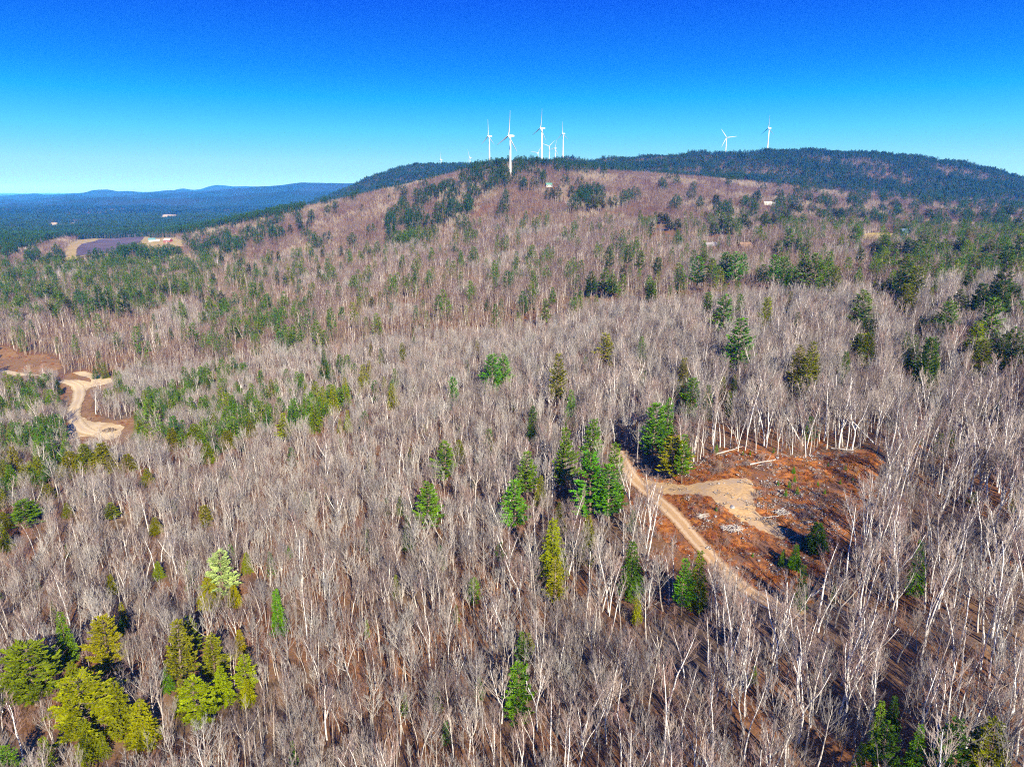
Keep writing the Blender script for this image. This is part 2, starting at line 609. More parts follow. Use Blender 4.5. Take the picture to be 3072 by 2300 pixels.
POLY_CLEAR = W2([c4(*p) for p in [(505, 420), (560, 455), (640, 540), (760, 560), (880, 500), (1000, 440), (1060, 385), (1200, 375), (1330, 385), (1480, 425), (1620, 400), (1800, 385), (1950, 385), (2020, 450), (1990, 560), (1930, 660), (1880, 780), (1810, 880), (1740, 980), (1680, 1080), (1600, 1150), (1450, 1200), (1320, 1230), (1200, 1150), (1090, 1060), (1010, 1090), (900, 1000), (800, 930), (700, 860), (690, 680), (600, 600), (520, 540)]])
POLY_GRAVEL = W2([c4(*p) for p in [(560, 520), (650, 555), (760, 575), (900, 590), (1050, 560), (1180, 545), (1260, 560), (1285, 640), (1275, 700), (1300, 760), (1400, 800), (1450, 850), (1440, 900), (1340, 860), (1200, 790), (1100, 720), (1020, 660), (900, 640), (790, 645), (700, 620), (610, 590)]])
ROAD_PTS = W2([c4(*p) for p in [(490, 395), (530, 470), (590, 560), (680, 640), (780, 730), (860, 815), (930, 900), (1010, 985), (1090, 1070), (1180, 1150), (1290, 1225), (1420, 1290), (1560, 1330)]])


def c3(x, y):                     # region-3 zoom (the gravel pit): source = z/2.212, 950 + z/2.212
    return ((x / 2.212) * 0.72005, (950 + y / 2.212) * 0.72005)


POLY_PIT = W2([c3(*p) for p in [(385, 395), (480, 370), (560, 355), (640, 370), (760, 400), (800, 440), (720, 470), (640, 500), (600, 600), (640, 650), (760, 690), (880, 670), (900, 700), (900, 760), (830, 830), (740, 850), (620, 820), (520, 810), (430, 850), (440, 780), (470, 700), (440, 600), (390, 540), (380, 470), (400, 430)]])
POLY_SAND = W2([c3(*p) for p in [(480, 372), (560, 362), (640, 380), (740, 410), (760, 430), (690, 450), (600, 470), (560, 500), (520, 450), (440, 425), (400, 420), (520, 420), (610, 435), (600, 410), (530, 390)]])
POLY_PAD = W2([c3(*p) for p in [(460, 690), (530, 660), (620, 700), (740, 705), (830, 725), (800, 780), (740, 820), (640, 800), (540, 795), (450, 830)]])
PIT_ROAD = W2([c3(*p) for p in [(400, 428), (470, 440), (520, 475), (522, 540), (497, 600), (490, 660), (520, 720), (570, 760), (640, 780)]])
PIT_BRANCH = W2([c3(*p) for p in [(520, 480), (570, 470), (640, 455), (710, 440)]])
POLY_PIT2 = W2([c3(*p) for p in [(-60, 190), (60, 200), (130, 260), (300, 250), (400, 290), (410, 340), (330, 370), (230, 400), (100, 400), (-60, 380)]])
PIT2_ROAD = W2([c3(*p) for p in [(-80, 352), (20, 362), (90, 376), (170, 386), (240, 392)]])

M_LITTER = noisy("rusty_litter", (0.13, 0.035, 0.012), (0.52, 0.20, 0.045), 0.7, (0.17, 0.085, 0.045), 0.16, bump=0.4)
M_GRAVEL = noisy("tan_gravel", (0.40, 0.25, 0.11), (0.62, 0.43, 0.21), 1.4, (0.40, 0.29, 0.18), 0.25, bump=0.3)
M_DIRT = road_material("orange_dirt_road", (0.36, 0.20, 0.085), (0.60, 0.44, 0.26), (0.50, 0.32, 0.15))
M_PITSOIL = noisy("brown_pit_soil", (0.17, 0.085, 0.04), (0.34, 0.20, 0.095), 0.35, (0.26, 0.15, 0.06), 0.08)
M_SAND = noisy("pale_sand", (0.54, 0.41, 0.22), (0.66, 0.53, 0.32), 0.5, (0.46, 0.33, 0.17), 0.15)
M_PITROAD = road_material("pale_gravel_road", (0.48, 0.36, 0.19), (0.64, 0.52, 0.32), (0.56, 0.43, 0.25))
draped("clearing_ground", POLY_CLEAR, 0.05, M_LITTER, 0.9, 0.6, 2)
POLY_APRON = W2([c4(*p) for p in [(1060, 1075), (1120, 1080), (1200, 1130), (1300, 1190), (1400, 1240), (1470, 1290), (1440, 1330), (1330, 1290), (1230, 1250), (1130, 1190), (1060, 1130)]])
draped("gravel_apron", POLY_APRON, 0.12, noisy("grey_gravel", (0.30, 0.26, 0.22), (0.46, 0.41, 0.35), 1.5, (0.36, 0.29, 0.20), 0.3, bump=0.3), 0.8, 0.5, 14)
draped("gravel_patch", POLY_GRAVEL, 0.11, M_GRAVEL, 0.8, 0.5, 3)
_, ROAD_LN = road("dirt_road", ROAD_PTS, 3.9, 0.17, M_DIRT)
draped("pit_ground", POLY_PIT, 0.10, M_PITSOIL, 1.6, 0.8, 4)
draped("sand_ground", POLY_SAND, 0.22, M_SAND, 1.3, 0.5, 5)
draped("sand_pad_ground", POLY_PAD, 0.20, M_SAND, 1.4, 0.7, 6)
road("gravel_road", PIT_ROAD, 6.2, 0.34, M_PITROAD, 1.5, wob=0.4)
road("branch_road", PIT_BRANCH, 5.0, 0.30, M_PITROAD, 1.5, wob=0.5)
draped("cut_ground", POLY_PIT2, 0.12, M_PITSOIL, 2.0, 1.0, 7)
road("haul_road", PIT2_ROAD, 5.5, 0.32, M_PITROAD, 2.0, wob=0.6)


def f2(x, y):                     # region-2 zoom (farm field): source = z/2.212, 450 + z/2.212
    return ((x / 2.212) * 0.72005, (450 + y / 2.212) * 0.72005)


POLY_FARM = W2([f2(*p) for p in [(418, 735), (425, 650), (470, 610), (560, 585), (680, 568), (860, 560), (980, 575), (1100, 580), (1240, 610), (1240, 632), (1100, 655), (860, 650), (720, 690), (560, 700), (490, 730)]])
POLY_FIELD = W2([f2(*p) for p in [(508, 705), (512, 655), (545, 622), (640, 600), (760, 585), (880, 572), (965, 572), (930, 610), (880, 650), (720, 685), (600, 690)]])
POLY_LAWN = W2([f2(*p) for p in [(1045, 645), (1050, 620), (1120, 605), (1200, 612), (1240, 622), (1180, 636), (1090, 652)]])
M_TANGRASS = noisy("dry_tan_grass", (0.36, 0.25, 0.10), (0.52, 0.38, 0.17), 0.05, (0.36, 0.30, 0.10), 0.02)
M_FIELD = noisy("purple_barren", (0.085, 0.065, 0.085), (0.14, 0.10, 0.12), 0.04, (0.17, 0.12, 0.11), 0.015)
draped("meadow_ground", POLY_FARM, 0.35, M_TANGRASS, 7, 3, 8)
draped("field", POLY_FIELD, 0.65, M_FIELD, 7, 2, 9)
draped("lawn_ground", POLY_LAWN, 0.65, M_TANGRASS, 6, 2, 10)


def r8(x, y):                     # region-8 zoom (right hillside houses): source = 2000 + z/2.0634, 550 + z/2.0634
    return ((2000 + x / 2.0634) * 0.72005, (550 + y / 2.0634) * 0.72005)


POLY_YARD = W2([r8(*p) for p in [(1215, 320), (1270, 306), (1380, 306), (1480, 316), (1530, 328), (1470, 352), (1330, 348), (1220, 345)]])
M_YARD = noisy("yellow_lawn", (0.40, 0.33, 0.07), (0.52, 0.40, 0.12), 0.1, (0.36, 0.24, 0.10), 0.06)
draped("yard_ground", POLY_YARD, 0.4, M_YARD, 4, 1.5, 11)
POLY_LEDGE = W2([(905, 905), (915, 885), (935, 868), (950, 862), (962, 870), (955, 890), (930, 912), (880, 920)])
M_TANFLOOR = noisy("tan_fern_floor", (0.38, 0.22, 0.10), (0.50, 0.33, 0.16), 0.8)
draped("fern_ground", POLY_LEDGE, 0.10, M_TANFLOOR, 1.5, 0.8, 12)

# houses: placed here so that the woods leave room for them
def hp(fn, x, y):
    return gp(*fn(x, y))


def c1(x, y):
    return ((1200 + x / 1.7696) * 0.72005, (280 + y / 1.7696) * 0.72005)


HOUSES = [
    ("hut", "little white hut with a green roof high on the hillside", "hut", hp(c1, 790, 494), 15, 11, 8, 3.2, 0.7, (0.62, 0.62, 0.58), (0.10, 0.26, 0.20), 3, False),
    ("hillside_house", "long white house in bare woods below the purple hilltop", "house", hp(c1, 1955, 592), -12, 15, 8, 3.6, 0.6, (0.70, 0.68, 0.65), (0.52, 0.48, 0.45), 5, True, (5, 6, 2.6)),
    ("blue_house", "dark blue house with a white gable wing beside a yellow lawn", "house", hp(r8, 1475, 322), 12, 15, 9, 5.0, 0.9, (0.05, 0.09, 0.17), (0.08, 0.12, 0.18), 5, True, (6, 7, 4.0)),
    ("ranch_house", "long low pale house behind pines to the right of the blue one", "house", hp(r8, 1735, 334), -5, 20, 9, 2.8, 0.5, (0.55, 0.50, 0.52), (0.62, 0.58, 0.66), 6, False),
    ("cabin", "cabin with a pale grey roof and reddish walls in the bare woods", "cabin", hp(r8, 268, 402), 20, 13, 9, 3.0, 0.7, (0.26, 0.13, 0.10), (0.27, 0.25, 0.25), 3, True),
    ("cabin", "cabin with a tan orange roof above the paired green groves", "cabin", hp(r8, 490, 402), 8, 14, 10, 2.8, 0.7, (0.26, 0.14, 0.09), (0.25, 0.16, 0.10), 3, False),
    ("farmhouse", "white farmhouse with a teal roof at the end of the purple field", "house", hp(f2, 1010, 606), 25, 13, 8, 4.2, 0.8, (0.55, 0.55, 0.58), (0.10, 0.24, 0.26), 5, True, (8, 7, 3.0)),
    ("barn", "red barn on tan grass beside the white farmhouse", "barn", hp(f2, 1116, 612), -10, 14, 10, 4.4, 0.75, (0.28, 0.05, 0.045), (0.40, 0.36, 0.36), 5, False),
    ("field_house", "long white building at the dark pine edge behind the field", "house", hp(f2, 890, 568), 5, 13, 7, 2.8, 0.5, (0.60, 0.58, 0.56), (0.42, 0.40, 0.39), 4, False),
    ("field_shed", "white shed at the left back corner of the farm field", "shed", hp(f2, 748, 570), 0, 12, 7, 2.8, 0.6, (0.58, 0.56, 0.54), (0.42, 0.40, 0.39), 4, False),
    ("shed", "little shed with a pale gable among trees by the dirt road", "shed", hp(c4, 555, 232), 62, 4.6, 3.8, 2.6, 0.8, (0.62, 0.56, 0.52), (0.30, 0.16, 0.12), 1, False),
]


def yard(pos, w):
    X_, Y_ = pos[0], pos[1]
    f = 12 if Y_ < 350 else 55
    k_ = X_ / Y_
    return [(X_ - w, Y_ + w * .7), (X_ + w, Y_ + w * .7), (X_ + w - k_ * f, Y_ - f), (X_ - w - k_ * f, Y_ - f)]


CLEARED = [yard(h_[3], h_[5] * 0.62 + 2) for h_ in HOUSES] + [POLY_CLEAR, POLY_PIT, POLY_PIT2, POLY_FARM, POLY_YARD, POLY_APRON]
DIRT_N = np.array([(p.x, p.y) for p in ROAD_LN])


# woods stand back a little on the near side of each opening (tall trees there were cut with it); metres for each
SETBACK = [0] * len(HOUSES) + [14, 30, 30, 150, 90, 11]


def blocked(X, Y, extra=0.0):
    b = np.zeros(X.shape, bool)
    R = np.hypot(X, Y)
    for poly, sb in zip(CLEARED, SETBACK):
        for L in ((0,) if not sb or extra < 0 else (0, sb * 0.35, sb * 0.7, sb)):
            b |= in_poly(X * (1 + L / R), Y * (1 + L / R), poly)
    near = (Y < 330) & (X > 0)
    if near.any():
        xi, yi = X[near], Y[near]
        for L in ((0, 5, 10) if extra >= 0 else (0,)):
            f = 1 + L / np.hypot(xi, yi)
            d = np.min(np.hypot((xi * f)[:, None] - DIRT_N[None, ::2, 0], (yi * f)[:, None] - DIRT_N[None, ::2, 1]), axis=1)
            b[near] |= d < 3.0
    return b

# ------------------------------------------------------------------ tree forms
def bare_form(seed, H, style, lod):
    """a leafless tree: (trunk MB, crown MB). style: 0 spreading, 1 slim pole, 2 birch, 3 forked, 4 fan"""
    r = random.Random(seed)
    tk, cr = MB(), MB()
    fork = {0: 0.42, 1: 0.55, 2: 0.52, 3: 0.36, 4: 0.3}[style]
    r0 = {0: 0.165, 1: 0.115, 2: 0.14, 3: 0.155, 4: 0.15}[style] * H / 16
    lean = Vector((r.uniform(-1, 1), r.uniform(-1, 1), 0)) * {0: 0.05, 1: 0.05, 2: 0.05, 3: 0.06, 4: 0.04}[style]
    up = Vector((0, 0, 1))

    def rv(a):
        return Vector((r.gauss(0, a), r.gauss(0, a), r.gauss(0, a)))

    def path(p, d, L, n, wob, lift):
        pts = [p.copy()]
        d = d.normalized()
        for _ in range(n):
            d = (d + rv(wob) + up * lift).normalized()
            pts.append(pts[-1] + d * (L / n))
        return pts, d

    def at(pts, t):
        x = t * (len(pts) - 1)
        i = min(int(x), len(pts) - 2)
        return pts[i].lerp(pts[i + 1], x - i), (pts[i + 1] - pts[i]).normalized()

    n = 7 if lod == 0 else 4
    tops = []
    if style == 3:
        pts, d = path(Vector((0, 0, -0.6)), up + lean, H * fork + 0.6, 4, 0.05, 0.02)
        tk.tube(pts, [r0 * (1.25 - 0.3 * i / 4) for i in range(5)], 6 if lod == 0 else 4)
        a0 = r.uniform(0, 6.28)
        for k in range(r.choice((2, 3))):
            a = a0 + k * 2.4
            p2, d2 = path(pts[-1] - d * 0.15, d + Vector((math.cos(a), math.sin(a), 0)) * r.uniform(0.25, 0.55), H * (1 - fork) * r.uniform(0.85, 1.05), n, 0.07, 0.10)
            tk.tube(p2, [r0 * 0.75 * (1 - 0.85 * i / n) + 0.02 for i in range(n + 1)], 5 if lod == 0 else 3)
            tops.append((p2, 0.15, r0 * 0.75))
    else:
        pts, d = path(Vector((0, 0, -0.6)), up + lean, H * (0.97 if style != 4 else 0.7) + 0.6, n + 1, 0.045 if style != 2 else 0.052, 0.02)
        tk.tube(pts, [r0 * (1.2 - 1.08 * (i / (n + 1)) ** 1.1) + 0.015 for i in range(n + 2)], 6 if lod == 0 else 4)
        tops.append((pts, fork, r0))
    nb = {0: 15, 1: 8, 2: 11, 3: 8, 4: 15}[style]
    if lod == 1:
        nb = int(nb * 0.75)
    tw = 0.0145 if lod == 0 else 0.024
    for pts, f0, rr in tops:
        for k in range(nb):
            t = f0 + (0.98 - f0) * ((k + r.random()) / nb)
            p, d = at(pts, t)
            a = k * 2.4 + r.uniform(-0.5, 0.5)
            side = Vector((math.cos(a), math.sin(a), 0))
            up_t = (t - f0) / (1 - f0)
            spread = {0: 0.95, 1: 0.55, 2: 0.75, 3: 0.8, 4: 0.8}[style] * (1 - 0.35 * up_t)
            L = H * {0: 0.36, 1: 0.20, 2: 0.26, 3: 0.27, 4: 0.44}[style] * (1.05 - 0.55 * up_t) * r.uniform(0.75, 1.15)
            if style == 1:
                L *= 0.9
            b1, _ = path(p, up * (1 - 0.2 * spread) + side * spread, L, 4 if lod == 0 else 3, 0.09, 0.17)
            m = len(b1) - 1
            rb = max(0.02, rr * (1 - t) * 0.42 + 0.018)
            cr.tube(b1, [rb * (1 - 0.75 * i / m) + 0.008 for i in range(m + 1)], 4 if lod == 0 else 3, cap=False)
            n2 = (6 if lod == 0 else 4) if style != 1 else 4
            for j in range(n2):
                t2 = 0.22 + 0.76 * (j + r.random()) / n2
                p2, d2 = at(b1, t2)
                dv = (d2 + rv(0.33) + up * 0.32).normalized()
                L2 = L * (0.62 - 0.3 * t2) * r.uniform(0.7, 1.2)
                b2, _ = path(p2, dv, L2, 2, 0.13, 0.09)
                cr.tube(b2, [tw * 1.5, tw * 1.2, tw * 0.6], 3, cap=False)
                for w in range(4 if lod == 0 else 2):
                    p3, d3 = at(b2, r.uniform(0.2, 1.0))
                    dw = (d3 + rv(0.30) + up * 0.26).normalized()
                    b3 = [p3, p3 + dw * L2 * r.uniform(0.35, 0.62)]
                    cr.tube(b3, [tw, tw * 0.5], 3, cap=False)
    return tk, cr


def spray(mb, p, d, up, L, W, r, n):
    """one flat-ish plume of needles: narrow leaflets fanning along a twig"""
    side = d.cross(up)
    if side.length < 1e-4:
        side = Vector((1, 0, 0))
    side.normalize()
    for i in range(n):
        t = (i + r.random()) / n
        a = r.uniform(-1.05, 1.05)
        q0 = p + d * (L * t * 0.75)
        dv = (d * math.cos(a) + side * math.sin(a) + up * r.uniform(-0.05, 0.45)).normalized()
        l = L * r.uniform(0.38, 0.62)
        tip = q0 + dv * l
        w = (dv.cross(up + Vector((r.uniform(-.7, .7), r.uniform(-.7, .7), 0)))).normalized() * W * r.uniform(0.7, 1.2)
        mid = q0 + dv * l * 0.5
        mb.quad(q0, mid - w, tip, mid + w)


def pine_form(seed, H=20.0, R=4.2, bare=0.16, lod=0, flat=0.0):
    """a white pine: whorls of long, slightly raised branches that carry flat plumes, with open air between the tiers"""
    r = random.Random(seed)
    tk, cr = MB(), MB()
    up = Vector((0, 0, 1))
    n = 8
    x, y = 0, 0
    pts = [Vector((0, 0, -0.6))]
    for i in range(1, n + 1):
        x += r.gauss(0, 0.10)
        y += r.gauss(0, 0.10)
        pts.append(Vector((x, y, H * 0.985 * i / n)))
    tk.tube(pts, [0.32 * (1 - 0.93 * (i / n)) * H / 20 + 0.02 for i in range(n + 1)], 6 if lod == 0 else 4)

    def axis(z):
        t = max(0, min(0.999, z / (H * 0.985))) * n
        i = int(t)
        return pts[i].lerp(pts[i + 1], t - i)
    z = H * bare
    k = 0
    skew = r.uniform(0, 6.28)
    while z < H * 0.97:
        t = (z - H * bare) / (H * (1 - bare))
        prof = (1 - t) ** (0.72 - 0.35 * flat) * (0.72 + 0.28 * min(1, t * 5))
        nb = r.choice((4, 5, 5, 6)) if t < 0.8 else 4
        a0 = r.uniform(0, 6.28)
        tier = r.uniform(0.72, 1.12)
        for b in range(nb):
            if r.random() < 0.10:
                continue
            a = a0 + b * 6.283 / nb + r.uniform(-0.3, 0.3)
            L = R * prof * tier * r.uniform(0.72, 1.15) * (1 + 0.15 * math.cos(a - skew)) + 0.35
            out = Vector((math.cos(a), math.sin(a), 0))
            p = axis(z)
            rise = 0.10 + 0.5 * t + r.uniform(-0.06, 0.14)
            m = 3
            bp = [p + out * (L * j / m) + up * (L * (rise * (j / m) + 0.14 * (j / m) ** 2)) for j in range(m + 1)]
            (cr if lod else tk).tube(bp, [0.05 * (1 - 0.8 * j / m) + 0.01 for j in range(m + 1)], 3, mi=0, cap=False) if lod == 0 else None
            ns = max(4, int(L * (4.2 if lod == 0 else 2.0)))
            for s in range(ns):
                f = 0.26 + 0.74 * (s + r.random()) / ns
                j = min(int(f * m), m - 1)
                q0 = bp[j].lerp(bp[j + 1], f * m - j)
                sd = out.cross(up) * r.choice((-1, 1))
                dv = (out * r.uniform(0.5, 1.0) + sd * r.uniform(0.1, 0.9) * (1.15 - 0.5 * f) + up * r.uniform(0.0, 0.35)).normalized()
                LL = (0.55 + 0.30 * L * (1.0 - 0.55 * f)) * r.uniform(0.75, 1.15)
                spray(cr, q0, dv, up, min(LL, 1.7), 0.17 if lod == 0 else 0.30, r, 8 if lod == 0 else 5)
        z += (0.62 + 0.5 * r.random()) * (1.15 - 0.45 * t) * H / 20 * (1.0 if lod == 0 else 1.25)
        k += 1
    for i in range(3):
        spray(cr, pts[-1] - up * 0.7, (up + Vector((r.gauss(0, .25), r.gauss(0, .25), 0))).normalized(), Vector((1, 0, 0)), 1.1, 0.13, r, 7)
    return tk, cr


def hemlock_form(seed, H=16.0, R=2.7, bare=0.06, lod=0):
    """a dense conical evergreen whose short branches droop at the tips"""
    r = random.Random(seed)
    tk, cr = MB(), MB()
    up = Vector((0, 0, 1))
    tk.tube([Vector((0, 0, -0.6)), Vector((0.05, 0, H * 0.5)), Vector((0, 0.05, H))], [0.24 * H / 16, 0.13 * H / 16, 0.015], 6 if lod == 0 else 4)
    z = H * bare
    bulge = [r.uniform(0.8, 1.15) for _ in range(8)]
    while z < H * 0.98:
        t = (z - H * bare) / (H * (1 - bare))
        rad = R * ((1 - t) ** 0.85 * (0.55 + 0.45 * min(1, t * 6 + 0.3))) + 0.12
        nb = max(4, int((9 if lod == 0 else 6) * (0.45 + 0.55 * (1 - t))))
        a0 = r.uniform(0, 6.28)
        for b in range(nb):
            a = a0 + b * 6.283 / nb + r.uniform(-0.3, 0.3)
            L = rad * r.uniform(0.7, 1.15) * bulge[int((a % 6.283) / 6.284 * 8)]
            out = Vector((math.cos(a), math.sin(a), 0))
            p = Vector((0, 0, z))
            ns = max(2, int(L * (2.6 if lod == 0 else 1.3)))
            for s in range(ns):
                f = 0.2 + 0.8 * (s + r.random()) / ns
                q0 = p + out * (L * f) + up * (L * (0.22 * f - 0.42 * f * f))
                sd = out.cross(up) * r.uniform(-0.9, 0.9)
                dv = (out + sd + up * (0.25 - 0.6 * f)).normalized()
                spray(cr, q0, dv, up, (0.75 + 0.15 * L) * r.uniform(0.7, 1.15), 0.14 if lod == 0 else 0.27, r, 7 if lod == 0 else 5)
        z += (0.42 + 0.2 * r.random()) * (1.15 - 0.4 * t) * H / 16 * (1.0 if lod == 0 else 1.35)
    return tk, cr


def sapling_form(seed):
    """a knot of thin leafless stems"""
    r = random.Random(seed)
    mb = MB()
    for i in range(14):
        a, d = r.uniform(0, 6.28), r.uniform(0, 1.7)
        p = Vector((math.cos(a) * d, math.sin(a) * d, -0.2))
        h = r.uniform(1.2, 5.0)
        top = p + Vector((r.gauss(0, .35), r.gauss(0, .35), h))
        mb.tube([p, p.lerp(top, 0.5) + Vector((r.gauss(0, .1), r.gauss(0, .1), 0)), top], [0.03, 0.024, 0.012], 3, cap=False)
        for k in range(9):
            q0 = p.lerp(top, r.uniform(0.3, 0.95))
            mb.tube([q0, q0 + Vector((r.gauss(0, .45), r.gauss(0, .45), r.uniform(0.2, 0.9)))], [0.016, 0.009], 3, cap=False)
    return mb


def shrub_form(seed, n=230, R=0.8, Hh=0.9):
    r = random.Random(seed)
    mb = MB()
    for i in range(n):
        a, d = r.uniform(0, 6.28), R * math.sqrt(r.random())
        z = Hh * r.random() * (1 - (d / R) ** 2 * 0.6)
        p = Vector((math.cos(a) * d, math.sin(a) * d, z))
        u1 = Vector((r.gauss(0, 1), r.gauss(0, 1), r.gauss(0, .7))).normalized() * r.uniform(0.07, 0.17)
        u2 = Vector((r.gauss(0, 1), r.gauss(0, 1), r.gauss(0, .7))).normalized() * 0.08
        mb.quad(p, p + u1 * 0.5 + u2, p + u1, p + u1 * 0.5 - u2)
    for i in range(10):
        a, d = r.uniform(0, 6.28), R * r.random() * 0.8
        p = Vector((math.cos(a) * d, math.sin(a) * d, 0))
        mb.tube([p * 0.4, p + Vector((0, 0, Hh * r.uniform(0.7, 1.3)))], [0.02, 0.01], 3, cap=False)
    return mb


BARE_STYLES = [0, 0, 1, 1, 3, 3, 4, 4, 1, 0, 1, 0, 4, 3]
BARE = [bare_form(100 + i, 16.0, st, 0) for i, st in enumerate(BARE_STYLES)]
BIRCH = [bare_form(200 + i, 17.0, 2 if i < 4 else 3, 0) for i in range(6)]
PINE = [pine_form(300, 20, 4.4), pine_form(301, 20, 3.6, 0.2), pine_form(302, 20, 5.4, 0.14, flat=0.8), pine_form(303, 20, 4.0, 0.22), pine_form(304, 20, 4.8, 0.12, flat=0.4)]
HEML = [hemlock_form(400), hemlock_form(401, R=3.1), hemlock_form(402, R=2.3), hemlock_form(403, R=2.8)]


def meshes(forms, tname, tm, cname, cm):
    return [(a.mesh(tname, [tm], True), b.mesh(cname, [cm])) for a, b in forms]


ME_BARE = meshes(BARE, "bare_trunk", M_BARK, "bare_crown", M_TWIG)
ME_BIRCH = meshes(BIRCH, "birch_trunk", M_BIRCH, "birch_crown", M_BTWIG)
ME_PINE = meshes(PINE, "pine_trunk", M_CBARK, "pine_crown", M_NEEDLE)
ME_HEML = meshes(HEML, "hemlock_trunk", M_CBARK, "hemlock_crown", M_NEEDLE)


def grow(name, me, loc, rz, sc, color=None, tilt=(0, 0)):
    root = empty(name, loc, rz, sc)
    root.rotation_euler = (tilt[0], tilt[1], rz)
    for nm, m_ in (("trunk", me[0]), ("crown", me[1])):
        o = bpy.data.objects.new(nm, m_)
        C.objects.link(o)
        o.parent = root
        if color:
            o.color = (*color, 1)
    return root


# stuff: many trees as one object that sets out copies of a few forms
def scatter(name, protos, P, pid, rot, scl, label=None):
    """protos: list of (mesh); P (n,3); one object of kind stuff"""
    col = bpy.data.collections.new(name + "_forms")
    for i, me in enumerate(protos):
        o = bpy.data.objects.new(f"{name}_form_{i:03d}", me)
        col.objects.link(o)
    me = bpy.data.meshes.new(name)
    n = len(P)
    me.vertices.add(n)
    me.vertices.foreach_set("co", np.asarray(P, np.float32).ravel())
    for an, ty, da in (("pid", 'INT', np.asarray(pid, np.int32)), ("rot", 'FLOAT_VECTOR', np.asarray(rot, np.float32)), ("scl", 'FLOAT_VECTOR', np.asarray(scl, np.float32))):
        at = me.attributes.new(an, ty, 'POINT')
        at.data.foreach_set("value" if ty == 'INT' else "vector", da.ravel())
    ob = bpy.data.objects.new(name, me)
    C.objects.link(ob)
    ng = bpy.data.node_groups.new(name + "_layout", 'GeometryNodeTree')
    ng.interface.new_socket("Geometry", in_out='INPUT', socket_type='NodeSocketGeometry')
    ng.interface.new_socket("Geometry", in_out='OUTPUT', socket_type='NodeSocketGeometry')
    N, L = ng.nodes, ng.links
    gi, go = N.new("NodeGroupInput"), N.new("NodeGroupOutput")
    ci = N.new("GeometryNodeCollectionInfo")
    ci.inputs[0].default_value = col
    ci.inputs["Separate Children"].default_value = True
    ci.inputs["Reset Children"].default_value = True
    ip = N.new("GeometryNodeInstanceOnPoints")
    L.new(gi.outputs[0], ip.inputs["Points"])
    L.new(ci.outputs[0], ip.inputs["Instance"])
    ip.inputs["Pick Instance"].default_value = True
    for an, ty, sock in (("pid", 'INT', "Instance Index"), ("rot", 'FLOAT_VECTOR', "Rotation"), ("scl", 'FLOAT_VECTOR', "Scale")):
        na = N.new("GeometryNodeInputNamedAttribute")
        na.data_type = ty
        na.inputs[0].default_value = an
        out = [o for o in na.outputs if o.enabled][0]
        L.new(out, ip.inputs[sock])
    L.new(ip.outputs[0], go.inputs[0])
    md = ob.modifiers.new("layout", 'NODES')
    md.node_group = ng
    tag(ob, label, None, None, "stuff")
    return ob


# ------------------------------------------------------------------ evergreens placed one by one
def zb5(x, y):
    return (x / 1.274) * 0.72005, (1000 + y / 1.274) * 0.72005


def zb6(x, y):
    return (1536 + x / 1.274) * 0.72005, (1000 + y / 1.274) * 0.72005


def z4b(x, y):
    return (2304 + x / 2.88) * 0.72005, (850 + y / 2.88) * 0.72005


def z3b(x, y):
    return (1536 + x / 2.88) * 0.72005, (850 + y / 2.88) * 0.72005


def z1b(x, y):
    return (x / 2.88) * 0.72005, (850 + y / 2.88) * 0.72005


def ov(x, y):
    return x, y


def r7(x, y):
    return (600 + x / 2.363) * 0.72005, (480 + y / 2.363) * 0.72005


def z2b(x, y):
    return (768 + x / 2.88) * 0.72005, (850 + y / 2.88) * 0.72005


